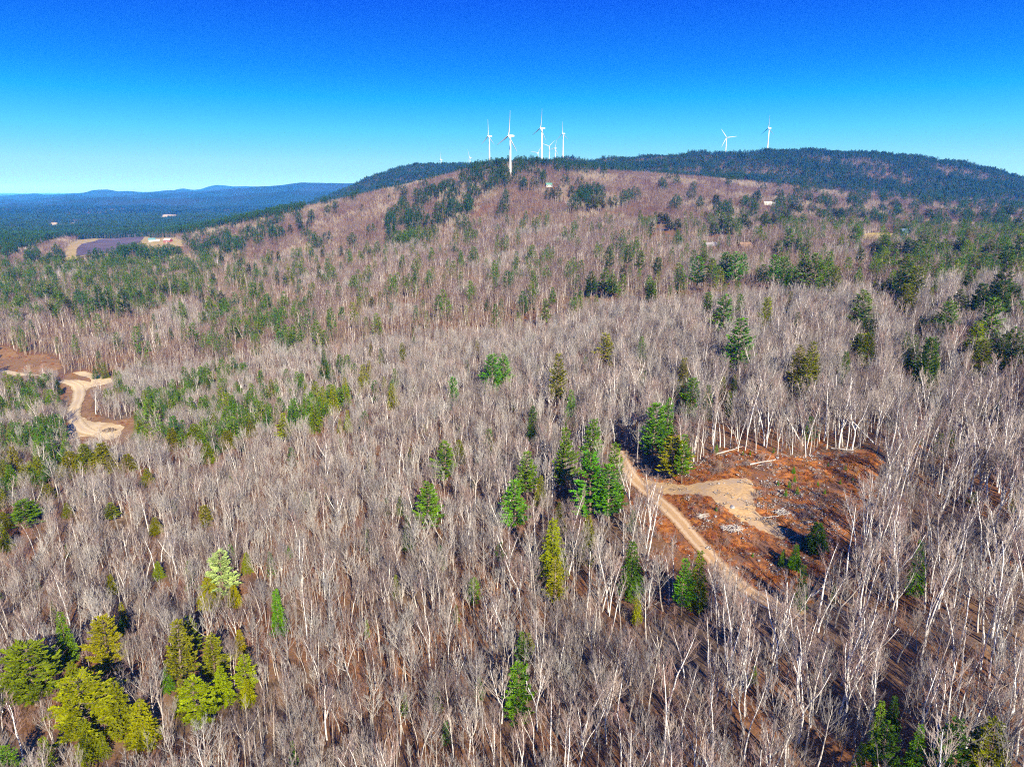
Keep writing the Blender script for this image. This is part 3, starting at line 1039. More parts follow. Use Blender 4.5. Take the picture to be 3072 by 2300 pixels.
# kinds: P pine, B broad pine, H hemlock ; colours: y yellow-olive, o olive, g green, b bright green, d dark green, p pale
EVER = [
    (zb5, "855,825,975,125,P,p 800,930,1010,75,H,y 895,960,1010,50,H,y 1065,975,1110,60,H,g 945,835,885,45,H,o 605,870,910,40,H,o 425,920,965,38,H,o 470,1025,1085,35,H,o "
          "255,1060,1210,60,H,g 410,1090,1255,125,P,y 130,1195,1365,195,B,o 280,1250,1320,65,H,o 325,1315,1490,210,B,y 460,1330,1480,90,H,o 550,1400,1520,95,H,y 335,1470,1580,75,H,o "
          "395,1520,1580,35,H,o 740,1080,1190,70,P,o 705,1095,1300,110,P,o 820,1150,1290,100,P,o 920,1130,1200,45,H,y 850,1270,1365,75,H,y 935,1225,1330,90,P,y 945,1320,1375,55,H,y "
          "770,1310,1445,140,P,y 700,1320,1410,60,H,o 595,700,740,45,H,o 430,645,690,55,P,o 785,655,710,55,P,o 95,635,705,95,P,g 258,645,680,35,H,o 15,680,720,40,H,o 12,725,800,50,H,o "
          "180,575,610,70,H,o 565,515,555,50,H,o 1640,565,705,90,P,g 1695,415,530,80,P,g 1755,405,455,50,H,o 1870,365,420,35,P,g 1530,620,660,25,H,g 1560,690,780,35,H,d 1090,305,400,60,P,y "
          "1205,245,355,60,H,o 1240,210,260,30,H,y 1275,195,255,50,H,y 1320,165,220,35,H,y 1390,115,180,50,H,y 1412,102,160,30,H,y 1330,290,330,30,H,y 1300,325,360,25,H,y 1735,165,235,38,P,b "
          "1880,80,180,70,P,b 1925,75,165,60,P,b 1500,190,240,50,H,y 1240,60,130,30,H,d 795,415,470,60,H,o 870,370,420,110,H,o 745,345,400,90,H,o 660,360,420,60,H,o 960,330,375,45,H,o "
          "540,330,385,55,H,o 575,245,320,60,P,g 400,415,500,90,H,o 330,420,500,80,H,o 275,450,520,80,H,o 490,460,505,60,H,o 205,470,540,60,H,d 120,485,535,35,H,y 150,465,530,50,H,o "
          "60,430,520,55,H,o 20,480,550,50,H,o 230,470,520,40,H,d 10,590,640,40,H,o 100,500,560,50,H,o 180,500,560,45,H,d 45,500,560,40,H,g 460,1080,1130,40,H,g 640,1270,1330,40,H,g"),
    (zb6, "360,0,80,70,P,y 493,10,75,35,P,g 870,-60,95,100,P,b 180,75,215,45,P,o 655,90,170,45,H,o 685,170,240,65,P,g 640,195,240,50,H,d 1085,40,165,60,P,o 1140,30,150,60,P,o 1115,75,172,60,P,o "
          "1090,145,185,30,H,y 1055,145,185,25,H,y 1130,150,185,30,H,b 540,265,395,90,P,b 595,245,370,60,P,b 610,395,545,100,B,y 655,385,480,60,P,g 300,325,445,75,P,g 200,360,550,75,P,g "
          "305,455,650,120,P,b 375,500,640,100,P,b 390,420,600,50,P,g 60,450,560,75,P,g 15,560,700,90,P,b 110,540,600,40,H,o 155,705,870,85,H,y 165,855,940,90,P,y 290,690,800,55,H,o "
          "655,860,960,85,P,b 712,825,960,80,H,o 455,790,920,90,H,d 480,990,1035,40,H,y 1160,720,820,60,H,d 1080,805,890,50,H,g 1030,830,880,25,H,g 1550,790,900,60,H,g 40,1140,1220,60,P,d "
          "20,1260,1390,110,P,g 1435,1490,1610,110,P,d 1400,1400,1500,50,H,g 1455,1380,1450,60,H,d 1550,1490,1580,60,H,g 1820,1480,1620,130,P,o 1700,1480,1600,100,P,d 1580,15,170,70,P,d "
          "1270,70,150,40,H,d 1345,0,50,80,P,o 1530,0,110,40,H,d 80,275,355,45,H,d 830,215,250,25,H,y 180,640,700,40,H,o 1640,1500,1580,70,P,d 1330,1560,1640,60,H,d 1110,880,960,30,H,d 1770,1490,1600,70,H,d"),
    (z4b, "805,50,280,180,P,g 185,65,170,75,H,o 250,240,375,80,H,d 875,300,390,120,P,d 1545,155,375,150,P,g 1430,265,370,100,P,d 1905,120,440,180,P,g 1775,320,500,140,P,y 1670,50,210,130,P,d "
          "1820,0,200,140,P,d 2000,-30,200,150,P,d 2130,0,120,110,P,d 2190,150,280,80,P,g 870,420,580,110,P,o 770,430,560,80,P,d 1180,410,620,90,H,d 1390,470,700,100,P,d 1350,640,860,110,H,d 655,580,790,70,H,d "
          "1985,430,640,150,P,d 1850,480,650,130,P,o 2100,370,600,150,P,d 2180,400,640,90,P,d 1405,25,130,45,H,o 990,0,80,70,P,d 1200,0,180,130,P,o 1310,320,400,60,P,d 1450,620,740,60,H,o 2010,900,1010,60,H,d"),
    (z3b, "120,110,195,50,P,o 285,130,270,90,P,g 350,30,130,60,P,g 1685,75,210,95,P,g 1835,90,320,180,P,b 1960,85,250,75,P,g 2190,120,320,100,P,y 1205,-10,80,80,P,g 870,-20,40,100,P,g 690,-30,30,120,P,d 510,910,1080,100,H,g 1690,870,1020,50,H,d 1880,930,1020,50,H,g 1820,800,900,40,H,o 1920,780,850,60,H,g"),
    (r8, "345,180,270,60,P,g 390,185,280,60,P,g 290,235,290,70,P,g 240,170,210,30,P,d 480,190,250,50,P,d 515,225,265,35,P,d 610,170,240,60,P,g 660,190,240,60,P,d 720,170,225,50,P,d 750,265,365,65,P,g "
         "815,320,390,45,P,g 865,335,410,50,P,g 685,350,410,60,P,g 790,110,180,80,P,d 1035,150,200,45,P,d 1085,155,215,50,P,d 1130,205,260,40,P,d 1160,250,345,60,P,g 1195,390,455,55,P,d 1335,120,165,50,P,d "
         "1390,105,150,55,P,d 1430,110,150,50,P,d 1440,150,200,110,P,g 1620,155,210,60,P,d 1825,215,280,50,P,g 1860,275,340,45,P,o 1970,165,220,80,P,d 2100,140,200,80,P,d 2170,190,290,60,P,d 1350,320,410,80,P,g "
         "1300,360,420,80,P,d 1420,350,400,60,P,o 1500,340,410,90,P,d 1570,295,400,60,P,d 1620,300,400,60,P,g 1665,300,390,50,P,g 1730,345,390,70,P,o 1805,315,395,70,P,g 1845,330,400,60,P,g 1975,355,470,90,P,d "
         "2110,380,510,90,P,g 2170,310,440,90,P,g 185,450,580,100,P,b 225,410,470,50,P,g 275,460,530,60,P,g 360,425,550,90,P,b 420,420,555,100,P,b 470,425,530,60,P,b 600,500,580,80,P,d 665,440,600,80,P,b "
         "720,455,620,90,P,b 770,500,620,80,P,b 845,445,620,100,P,g 910,430,640,110,P,g 960,470,630,90,P,g 1000,420,560,70,P,g 1040,510,640,70,P,o 1485,435,600,110,P,g 1440,510,660,90,P,d 1530,510,660,100,P,o "
         "1470,620,740,90,P,o 1350,610,680,70,P,o 1285,605,655,35,P,o 1665,525,610,35,H,d 1635,640,705,30,H,d 1875,520,605,80,P,g 2080,510,700,110,P,d 2030,560,700,80,P,d 1930,615,760,90,P,d 1740,430,480,40,P,d 300,68,120,45,P,d"),
    (z1b, "1080,40,230,110,P,d 860,20,200,100,P,d 940,30,200,90,P,d 590,110,200,80,P,d 660,140,270,60,P,d 190,90,190,50,P,d 240,90,190,65,P,d 450,0,120,90,P,d 440,170,250,80,P,d 520,60,130,100,P,d 690,50,130,120,P,d "
          "1210,60,130,80,P,d 1300,0,100,60,P,d 1415,0,80,80,P,d 1520,0,60,90,P,d 1600,-10,50,90,P,d 1740,60,130,65,P,d 1930,60,180,110,P,d 1840,50,110,55,P,d 1505,145,260,40,H,d 1215,340,450,50,H,d 1475,370,440,45,H,d "
          "1960,380,500,50,H,d 2055,370,460,45,H,d 1815,400,520,60,H,g 1590,300,450,45,H,g 1850,260,380,80,P,g 1770,240,320,60,P,g 1040,750,860,60,H,g 1000,740,830,50,H,g 905,680,760,60,H,o 820,710,770,50,H,d 350,820,900,70,H,d 500,830,900,60,H,d 225,870,940,60,H,d 2180,360,440,40,H,d 1280,490,540,60,H,b"),
    (ov, "1314,530,570,20,P,d 1357,528,560,20,P,g 1383,540,570,22,P,g 1276,585,620,28,P,d 1305,578,615,28,P,g 1325,592,622,28,P,g 1405,605,630,22,P,g 1345,572,595,18,P,d 1420,555,580,22,P,d 1545,420,442,18,P,d 1278,420,448,26,P,o 1296,424,446,22,P,o 1250,427,444,20,P,o 1428,458,474,20,P,d 1440,459,474,18,P,d 1410,478,495,16,P,d 1445,472,488,22,P,d 1465,472,486,20,P,d"),
    (r7, "155,640,720,45,P,d 75,665,705,40,P,d 350,725,800,55,P,d 395,720,795,50,P,g 500,680,740,45,P,g 465,735,825,50,P,g 545,785,860,45,P,d 605,800,870,45,P,d 845,725,830,50,P,d 435,850,910,35,P,d 385,855,960,70,P,g 515,640,685,30,P,d 555,640,690,45,P,d 1000,600,650,35,P,d 865,625,660,35,P,d 100,800,860,50,P,d 40,555,625,80,P,d 520,470,520,50,P,d 575,465,520,55,P,d 640,450,510,55,P,d 720,430,490,60,P,d 770,420,480,45,P,d 510,530,580,40,P,d 545,540,585,30,P,d 245,560,590,40,P,d 1450,225,275,35,P,d 1150,310,345,40,P,d 1345,235,270,30,P,d 2150,550,630,45,P,g 290,680,740,45,P,d"),
    (z2b, "425,110,200,55,P,g 630,220,310,55,P,g 745,200,255,70,P,b 100,190,300,40,H,g 225,200,260,30,H,g 595,560,710,60,H,d 1265,505,590,75,H,o 1080,555,630,60,H,o 990,510,560,40,H,o 1360,390,450,40,H,o 500,830,890,60,H,o 1110,800,890,60,H,o 1000,110,160,60,P,d 2000,130,180,50,H,d 1910,490,560,50,H,o 40,750,810,70,P,b 130,830,930,80,P,o"),
]
COLR = {'y': (0.37, 0.38, 0.004), 'o': (0.25, 0.28, 0.006), 'g': (0.16, 0.31, 0.008), 'b': (0.13, 0.37, 0.010), 'd': (0.085, 0.175, 0.012), 'p': (0.44, 0.58, 0.18)}
CNAME = {'y': 'yellowish', 'o': 'olive', 'g': 'green', 'b': 'bright green', 'd': 'dark green', 'p': 'pale frosty green'}

LANDMARKS = [  # overview pixels, phrase
    (200, 860, "the pale gravel road"), (240, 780, "the gravel road fork"), (225, 530, "the purple farm field"), (350, 520, "the red barn"), (1600, 1040, "the clearing's gravel patch"),
    (1420, 1050, "the orange dirt road"), (1590, 1200, "the dirt road's lower end"), (1355, 908, "the little shed"), (1600, 960, "the pale trunks behind the clearing"), (1960, 500, "the blue house"),
    (2050, 510, "the long grey house"), (1660, 438, "the white hillside house"), (1530, 525, "the grey roofed cabin"), (1595, 528, "the orange roofed cabin"), (935, 880, "the dark rock ledge"),
    (480, 1220, "the pale frosty pine"), (75, 1450, "the broad olive pine"), (175, 1520, "the broad yellow pine"), (1100, 350, "the tallest wind turbine"), (1185, 398, "the green roofed hut"),
    (1600, 740, "the lone big pine"), (2000, 600, "the tall tiered pine"), (2100, 1600, "the bottom right corner"), (40, 1640, "the bottom left corner"), (1100, 1640, "the bottom edge"), (2190, 1100, "the right edge"), (10, 1080, "the left edge"),
    (1720, 1040, "the rusty ferns"), (600, 640, "the narrow forest cut"), (1180, 1180, "the tall yellow hemlock"), (940, 1080, "the lone green pine mid forest"), (280, 870, "the sand pad"), (520, 890, "the dense evergreen belt"),
    (40, 790, "the brown cut bank"), (1280, 600, "the hillside pine clump"), (920, 470, "the dark hillside grove"), (1540, 590, "the paired green groves"), (1720, 590, "the big green grove"), (2150, 740, "the shady pine stand"),
]


def near_phrase(x, y, skip=None):
    best = sorted(LANDMARKS, key=lambda l_: (l_[0] - x) ** 2 + ((l_[1] - y) * 1.2) ** 2)
    for lx, ly, ph in best:
        dx, dy = x - lx, y - ly
        if math.hypot(dx, dy) < 18:
            continue
        dirn = ("below" if dy > 0 else "above") if abs(dy) > abs(dx) * 1.6 else ("right of" if dx > 0 else "left of") if abs(dx) > abs(dy) * 1.6 else (("below and " if dy > 0 else "above and ") + ("right of" if dx > 0 else "left of"))
        return dirn, ph, math.hypot(dx, dy)


ORD = ["", "second ", "third ", "fourth ", "fifth ", "sixth ", "seventh ", "eighth ", "ninth ", "tenth ", "eleventh ", "twelfth "]
SPECIAL = {(855, 825): "pale frosty green pine standing alone among grey bare trees", (130, 1195): "broad olive spreading pine in the bottom left stand", (325, 1315): "broadest yellowish pine of the bottom left stand",
           (870, -60): "lone big bright green pine behind the row of birches", (155, 705): "tall yellow hemlock left of the dirt road pines"}
OPEN = [[(x * K, y * K) for x, y in [c4(*p) for p in [(700, 480), (1000, 440), (1800, 390), (1990, 450), (1830, 760), (1640, 1060), (1300, 1190), (1090, 1060)]]]]


def in_open(u, v):
    return any(bool(in_poly(np.array([u]), np.array([v]), p)[0]) for p in OPEN)


ever_xy, todo = [], []
for fn, txt in EVER:
    for e in txt.split():
        x, yt, yb, w, kd, co = e.split(",")
        x, yt, yb, w = float(x), float(yt), float(yb), float(w)
        (ox, t_), (_, b_), (ox2, _) = fn(x, yt), fn(x, yb), fn(x + w, yt)
        u, vt, vb, wu = ox * K, t_ * K, b_ * K, (ox2 - ox) * K
        hpx = vb - vt
        hide = (7.4 if kd in 'PB' else 6.0) * min(1.0, 0.5 + hpx / 40.0) * float(np.interp(u, [300, 600], [0.45, 1.0]) if vb > 420 else 1.2 if u > 300 else 1.0)
        if kd in 'ph':             # foot in the open
            hide, kd = 0.8, kd.upper()
        if (in_open(u, vb)):
            hide = 0.8
        X, Y, zg = ground_at(u, vb, hide)
        H = Y * float(elev_tan(vt)) - zg
        H = min(max(H, 3.0), 30.0)
        d = math.hypot(math.hypot(X, Y), zg)
        wid = wu * d / F
        wid = min(max(wid, 0.28 * H), 1.05 * H)
        todo.append((d, X, Y, zg, H, wid, kd, co, ox, (t_ + b_) / 2, (x, yt)))
        ever_xy.append((X, Y, wid / 2, hide, zg))
todo.sort(key=lambda t: t[0])
seen = {}
for i, (d, X, Y, zg, H, wid, kd, co, ox, oy, key) in enumerate(todo):
    r = random.Random(i * 7 + 1)
    if kd == 'H':
        k = r.randrange(len(HEML))
        me, hh, rad, nm = ME_HEML[k], 16.0, (2.7, 3.1, 2.3, 2.8)[k], "hemlock_tree"
    else:
        k = 2 if kd == 'B' else r.choice((0, 1, 3, 4))
        me, hh, rad, nm = ME_PINE[k], 20.0, (4.4, 3.6, 5.4, 4.0, 4.8)[k], "pine_tree"
    c = [v * TONE * r.uniform(0.88, 1.14) for v in COLR[co]]
    sxy = wid * (1.3 if Y > 150 and X > -50 else 1.0) / (2 * (rad + 0.2))
    root = grow(nm, me, (X, Y, zg + ZC), r.uniform(0, 6.28), (sxy, sxy, H / hh), c)
    size = "tall" if H > 19 else "small" if H < 9 else "slim" if wid < 0.42 * H else "wide" if wid > 0.75 * H else "full"
    what = "hemlock" if kd == 'H' else "pine"
    dirn, ph, dist = near_phrase(ox, oy)
    lab = SPECIAL.get((int(key[0]), int(key[1])))
    if not lab:
        kk = (size, co, what, dirn, ph)
        seen[kk] = seen.get(kk, 0) + 1
        lab = f"{ORD[min(seen[kk] - 1, 11)]}{size} {CNAME[co]} {what} {dirn} {ph}"
        if seen[kk] > 1:
            lab = f"{size} {CNAME[co]} {what}, {ORD[min(seen[kk] - 1, 11)]}nearest of those {dirn} {ph}"
    tag(root, lab, "pine tree" if what == "pine" else "hemlock tree", "evergreens scattered through the bare woods")
EV = np.array(ever_xy)

def pc(a):
    return [(x * K, y * K) for x, y in a]


# evergreen share by stretch of country (outlines given on the overview, laid on the ground)
ZONES = [(pc(p), d) for p, d in [
    ([(0, 560), (140, 545), (420, 525), (640, 470), (700, 470), (640, 520), (480, 560), (420, 640), (280, 680), (0, 690)], 0.17),
    ([(0, 500), (30, 520), (140, 492), (310, 480), (335, 505), (450, 472), (560, 462), (640, 436), (700, 405), (760, 395), (640, 462), (420, 506), (330, 512), (140, 512), (40, 545), (0, 570)], 0.80),
    ([(155, 560), (330, 535), (420, 520), (400, 560), (290, 580), (180, 580)], 0.45),
    ([(830, 500), (860, 440), (960, 400), (1040, 400), (1050, 440), (980, 480), (930, 525), (850, 535)], 0.40),
    ([(960, 400), (1030, 380), (1180, 370), (1200, 400), (1100, 410), (1040, 420)], 0.35),
    ([(940, 365), (1040, 335), (1240, 325), (1330, 350), (1330, 372), (1120, 376), (1000, 378)], 0.30),
    ([(1230, 420), (1300, 415), (1310, 440), (1240, 450)], 0.7),
    ([(1500, 440), (2212, 410), (2212, 480), (1500, 510)], 0.11),
    ([(1880, 470), (2212, 440), (2212, 640), (1900, 560)], 0.12),
    ([(1900, 560), (2212, 640), (2212, 800), (1950, 760), (1820, 640)], 0.16),
    ([(560, 820), (700, 780), (900, 830), (860, 900), (700, 930), (560, 930)], 0.22),
    ([(0, 830), (110, 820), (150, 900), (150, 960), (130, 1030), (0, 1060)], 0.70),
    ([(200, 900), (215, 850), (330, 820), (480, 800), (560, 850), (640, 850), (760, 860), (740, 910), (640, 930), (560, 950), (440, 970), (300, 960), (290, 925)], 0.66),
    ([(210, 890), (240, 850), (330, 830), (400, 850), (330, 890), (300, 915)], 0.6),
    ([(430, 700), (560, 660), (700, 660), (640, 760), (500, 780)], 0.15),
    ([(440, 790), (500, 780), (560, 800), (500, 830)], 0.4),
]]


def zone_prob(X, Y):
    Zt = gz(X, Y)
    u, v = project(X, Y, Zt + 5)
    p = np.full(X.shape, 0.035)
    for poly, d in ZONES:
        k = in_poly(u, v, poly)
        p[k] = d
    p = p * np.clip(0.8 + 0.9 * wave(X, Y, 43, 48, 9), 0.05, 1.9)
    s = X / Y
    ridge = (Y > 2120) & (s > -0.02)
    p[ridge] = np.clip(0.56 + 0.42 * wave(X[ridge], Y[ridge], 41, 300, 7), 0.1, 1.0)
    p[(Y > 2700) & (s > 0.36)] = 0.97
    p[(Y > 2500) & (s < 0)] = 0.72
    p[(Y > 1900) & (s < -0.32)] = 0.88
    return p


# ------------------------------------------------------------------ the bare woods
def jitter_grid(ya, yb, cell, smax, jit=0.46, rg=rng):
    xs = np.arange(-yb * smax, yb * smax, cell)
    ys = np.arange(ya, yb, cell)
    X, Y = np.meshgrid(xs, ys)
    X = X + rg.uniform(-jit, jit, X.shape) * cell
    Y = Y + rg.uniform(-jit, jit, Y.shape) * cell
    X, Y = X.ravel(), Y.ravel()
    k = (np.abs(X) < Y * smax + 4) & (Y >= ya) & (Y < yb)
    return X[k], Y[k]


def off_evergreens(X, Y, f=0.55):
    """keep clear of each evergreen's foot, and leave the glade that lies on its sunny near side"""
    ok = np.ones(X.shape, bool)
    for ex, ey, er, hide, ez in ever_xy:
        ok &= (X - ex) ** 2 + (Y - ey) ** 2 > (er * f + 0.5) ** 2
        D = math.hypot(ex, ey)
        L = min(er + max(1.0, (9.0 if ex < 0 else 13.5) - hide) / max(0.05, -ez / D), 42.0 if D < 350 else 95.0)
        along = D - (X * ex + Y * ey) / D
        across = np.abs(X * ey - Y * ex) / D
        ok &= ~((along > 0) & (along < L) & (across < er * 0.8 + 0.4))
    return ok


X, Y = jitter_grid(70, 420, 2.8, 0.98)
ok = (~blocked(X, Y)) & off_evergreens(X, Y)
dens = 0.5 + 0.5 * wave(X, Y, 21, 40, 7) * 0.6
ok &= rng.random(X.shape) < np.clip(0.80 + 0.25 * dens, 0.55, 1)
pe = zone_prob(X, Y)
ok &= rng.random(X.shape) > np.where(pe > 0.1, np.minimum(0.9, pe * 1.2 + 0.1), 0)
U, V = project(X, Y, gz(X, Y))
thin = np.clip((U - 430) / 250, 0, 1) * np.clip((V - 400) / 120, 0, 1)
ok &= rng.random(X.shape) > thin * np.clip(0.42 + 0.35 * wave(X, Y, 23, 34, 8), 0.0, 0.85)
X, Y = X[ok], Y[ok]
Zg = gz(X, Y)
U, V = project(X, Y, Zg)
Ut, Vt = project(X, Y, Zg + 15)
n = len(X)
# which are pale birches: mostly round and beyond the clearing and at the bottom right of the centre
pb = 0.05 + 0.30 * np.clip((U - 420) / 300, 0, 1) * np.clip((V - 380) / 120, 0, 1) + 0.06 * np.clip((U - 350) / 200, 0, 1)
ring = np.zeros(n)
birch = rng.random(n) < pb
small = rng.random(n) < 0.25
Hs = np.where(small, rng.uniform(6, 11, n), rng.normal(14.2, 2.2, n))
Hs = np.where(birch, np.clip(rng.normal(16.5, 2.2, n), 11, 21), np.clip(Hs, 6, 20))
Hs *= np.interp(U, [0, 380, 560, 800, 1024], [0.66, 0.68, 0.80, 0.92, 0.98])
in_frame = (np.minimum(V, Vt) < 766 - 6) & (Ut > -4) & (Ut < 1028) & (Vt < 752)
dist = np.sqrt(X ** 2 + Y ** 2 + Zg ** 2)
order = np.argsort(dist)
sel_bare = [i for i in order if in_frame[i] and not birch[i] and not small[i]][:298]
sel_birch = [i for i in order if in_frame[i] and birch[i]][:190]
style_of = rng.integers(0, len(ME_BARE), n)
bst_of = rng.integers(0, len(ME_BIRCH), n)
RZ = rng.uniform(0, 2 * math.pi, n)
TX, TY = rng.normal(0, 0.045, n), rng.normal(0, 0.045, n)
WID = rng.uniform(0.85, 1.2, n)
LOOK = ["spreading grey", "wide crowned grey", "slender grey", "slim straight grey", "forked grey", "two stemmed grey", "fan shaped grey", "low branching grey", "thin poled grey", "round crowned grey", "narrow grey", "broad grey", "low forked grey", "split grey"]
BLOOK = ["white trunked", "curving white", "leaning white", "tall white", "forked white", "split stemmed white"]
NUM = ["first", "second", "third", "fourth", "fifth", "sixth", "seventh", "eighth", "ninth", "tenth", "eleventh", "twelfth", "thirteenth", "fourteenth", "fifteenth", "sixteenth", "seventeenth", "eighteenth", "nineteenth", "twentieth"]


def row_labels(sel, per):
    """rows counted up from the bottom edge of the picture, trees counted along each row from the nearer side"""
    by = sorted(sel, key=lambda i: -V[i])
    out = {}
    for r0 in range(0, len(by), per):
        row = sorted(by[r0:r0 + per], key=lambda i: U[i])
        m = len(row)
        for j, i in enumerate(row):
            side, k = ("left", j) if j < (m + 1) // 2 else ("right", m - 1 - j)
            out[i] = f"{NUM[k]} from {side} in {NUM[r0 // per]} row above bottom edge"
    return out


rl = row_labels(sel_bare, 30)
for i in sel_bare:
    s = Hs[i] / 16.0
    root = grow("bare_tree", ME_BARE[style_of[i]], (X[i], Y[i], Zg[i] + ZC), RZ[i], (s * WID[i], s * WID[i], s), tilt=(TX[i], TY[i]))
    tag(root, f"{LOOK[style_of[i]]} bare tree, {rl[i]}", "bare tree", "leafless grey trees of the near woods")
rl = row_labels(sel_birch, 25)
for i in sel_birch:
    s = Hs[i] / 17.0
    root = grow("birch_tree", ME_BIRCH[bst_of[i]], (X[i], Y[i], Zg[i] + ZC), RZ[i], (s * WID[i], s * WID[i], s), tilt=(TX[i], TY[i]))
    tag(root, f"{BLOOK[bst_of[i]]} birch, {rl[i]}", "birch tree", "white birches among the grey woods")
for j, (bx, by, ty) in enumerate([(872, 420, 120), (935, 400, 125), (962, 436, 165), (1102, 372, 150), (1135, 370, 160), (1180, 395, 130), (1221, 390, 150), (1284, 388, 165), (1410, 405, 190), (1432, 390, 200), (1492, 410, 150),
                                  (1572, 430, 160), (1592, 420, 200), (1648, 345, 150), (1694, 376, 150), (1746, 370, 160), (1805, 385, 110), (1884, 366, 200), (1924, 312, 100)]):
    ox, oy = c4(bx, by)
    Xb, Yb, zb = ground_at(ox * K, oy * K)
    Hb = Yb * float(elev_tan(c4(bx, ty)[1] * K)) - zb
    s = min(Hb, 22) / 17.0
    root = grow("birch_tree", ME_BIRCH[j % 4 if j not in (8, 16) else 4], (Xb, Yb, zb + ZC), j * 1.7, (s * .8, s * .8, s), tilt=(rnd.gauss(0, .05), rnd.gauss(0, .05)))
    tag(root, f"{BLOOK[j % 4 if j not in (8, 16) else 4]} birch, {NUM[j]} from the left along the clearing's back edge", "birch tree", "white birches among the grey woods")
rest = np.ones(n, bool)
rest[sel_bare] = False
rest[sel_birch] = False


def join2(forms, tm, cm, name):
    out = []
    for a, b in forms:
        mb = MB()
        mb.add(a)
        mb.add(b, None, 1)
        out.append(mb.mesh(name, [tm, cm]))
    return out


J_BARE = join2(BARE, M_BARK, M_TWIG, "bare_woods_tree")
J_BIRCH = join2(BIRCH, M_BIRCH, M_BTWIG, "birch_woods_tree")
sc3 = lambda s, w: np.stack([s * w, s * w, s], -1)
k = rest & ~birch
rot = np.stack([TX, TY, RZ], -1)
scatter("bare_woods", J_BARE, np.stack([X, Y, Zg + ZC], -1)[k], style_of[k], rot[k], sc3(Hs / 16, WID)[k])
k = rest & birch
scatter("birch_woods", J_BIRCH, np.stack([X, Y, Zg + ZC], -1)[k], bst_of[k], rot[k], sc3(Hs / 17, WID)[k])

# undergrowth: thin reddish brush under the near trees
SAP = [sapling_form(500 + i).mesh("undergrowth_brush", [M_SAPL]) for i in range(4)]
X, Y = jitter_grid(75, 430, 5.0, 0.95)
ok = (~blocked(X, Y)) & (rng.random(X.shape) < 0.45 + 0.3 * wave(X, Y, 31, 60, 6))
X, Y = X[ok], Y[ok]
n = len(X)
scatter("undergrowth", SAP, np.stack([X, Y, gz(X, Y) + ZC], -1), rng.integers(0, 4, n), np.stack([np.zeros(n), np.zeros(n), rng.uniform(0, 6.28, n)], -1), sc3(rng.uniform(0.6, 1.25, n), np.ones(n)))

# ------------------------------------------------------------------ middle and far woods
LB = [bare_form(600 + i, 16.0, st, 1) for i, st in enumerate((1, 1, 2, 0, 3, 4))]
LBM = join2(LB[:3], M_PALEB, M_MAUVE, "hill_tree") + join2(LB[3:], M_BARK, M_MAUVE, "hill_tree") + join2([bare_form(620, 16, 0, 1), bare_form(621, 16, 4, 1)], M_BARK, M_TWIG, "hill_tree") + join2([bare_form(622, 17, 2, 1)], M_BIRCH, M_BTWIG, "hill_tree")
LP = [pine_form(650 + i, 20, 4.2 + 0.5 * (i % 2), 0.15, 1) for i in range(4)] + [hemlock_form(660 + i, 16, 2.8, 0.05, 1) for i in range(3)]


# bare and evergreen trees singly from 420 m to 1000 m (evergreens from 150 m where a stretch is full of them)
X, Y = jitter_grid(420, 1000, 3.4, 0.80)
ok = (~blocked(X, Y)) & (rng.random(X.shape) < 0.92)
X, Y = X[ok], Y[ok]
Zg = gz(X, Y)
pe = zone_prob(X, Y)
ev = rng.random(len(X)) < pe * 0.75
ok = off_evergreens(X, Y, 0.6) | False
k = (~ev) & ok
n = k.sum()
patch = wave(X, Y, 51, 150, 8)[k]
pid = np.where(patch > -0.2, rng.integers(0, 3, n), rng.integers(3, 6, n))
pid = np.where((wave(X, Y, 52, 120, 8)[k] > 0.7) & (rng.random(n) < 0.7), rng.integers(6, 8, n), pid)
pid = np.where(rng.random(n) < 0.06, 8, pid)
Hm = np.clip(rng.normal(10.8, 2.0, n), 5, 15) / 16
scatter("hill_woods", LBM, np.stack([X, Y, Zg + ZC], -1)[k], pid, np.stack([rng.normal(0, .04, n), rng.normal(0, .04, n), rng.uniform(0, 6.28, n)], -1), sc3(Hm, rng.uniform(0.85, 1.2, n)))
k = ev & ok
XE, YE = [X[k]], [Y[k]]
X, Y = jitter_grid(95, 420, 4.6, 0.85)
pe = zone_prob(X, Y)
ok = (~blocked(X, Y)) & off_evergreens(X, Y, 0.6) & (rng.random(X.shape) < np.where(pe > 0.036, pe * 0.95, 0.045))
XE.append(X[ok])
YE.append(Y[ok])
X, Y = np.concatenate(XE), np.concatenate(YE)
n = len(X)
LPM = join2(LP, M_CBARK, M_NEEDLE_R, "evergreen_woods_tree")
scatter("evergreen_woods", LPM, np.stack([X, Y, gz(X, Y) + ZC], -1), np.where(rng.random(n) < 0.5, rng.integers(0, 4, n), rng.integers(4, 7, n)), np.stack([np.zeros(n), np.zeros(n), rng.uniform(0, 6.28, n)], -1),
        sc3(np.where(Y < 420, np.where(zone_prob(X, Y) > 0.1, rng.uniform(0.38, 0.66, n), rng.uniform(0.22, 0.45, n)), rng.uniform(0.75, 1.1, n)), rng.uniform(0.9, 1.3, n)))

# far woods: small groves set side by side
FB = [bare_form(700 + i, 11.2, st, 1) for i, st in enumerate((1, 2, 0, 3))]
FP = [pine_form(720 + i, 19, 4.4, 0.12, 1) for i in range(2)] + [hemlock_form(730, 18, 2.8, 0.04, 1)]


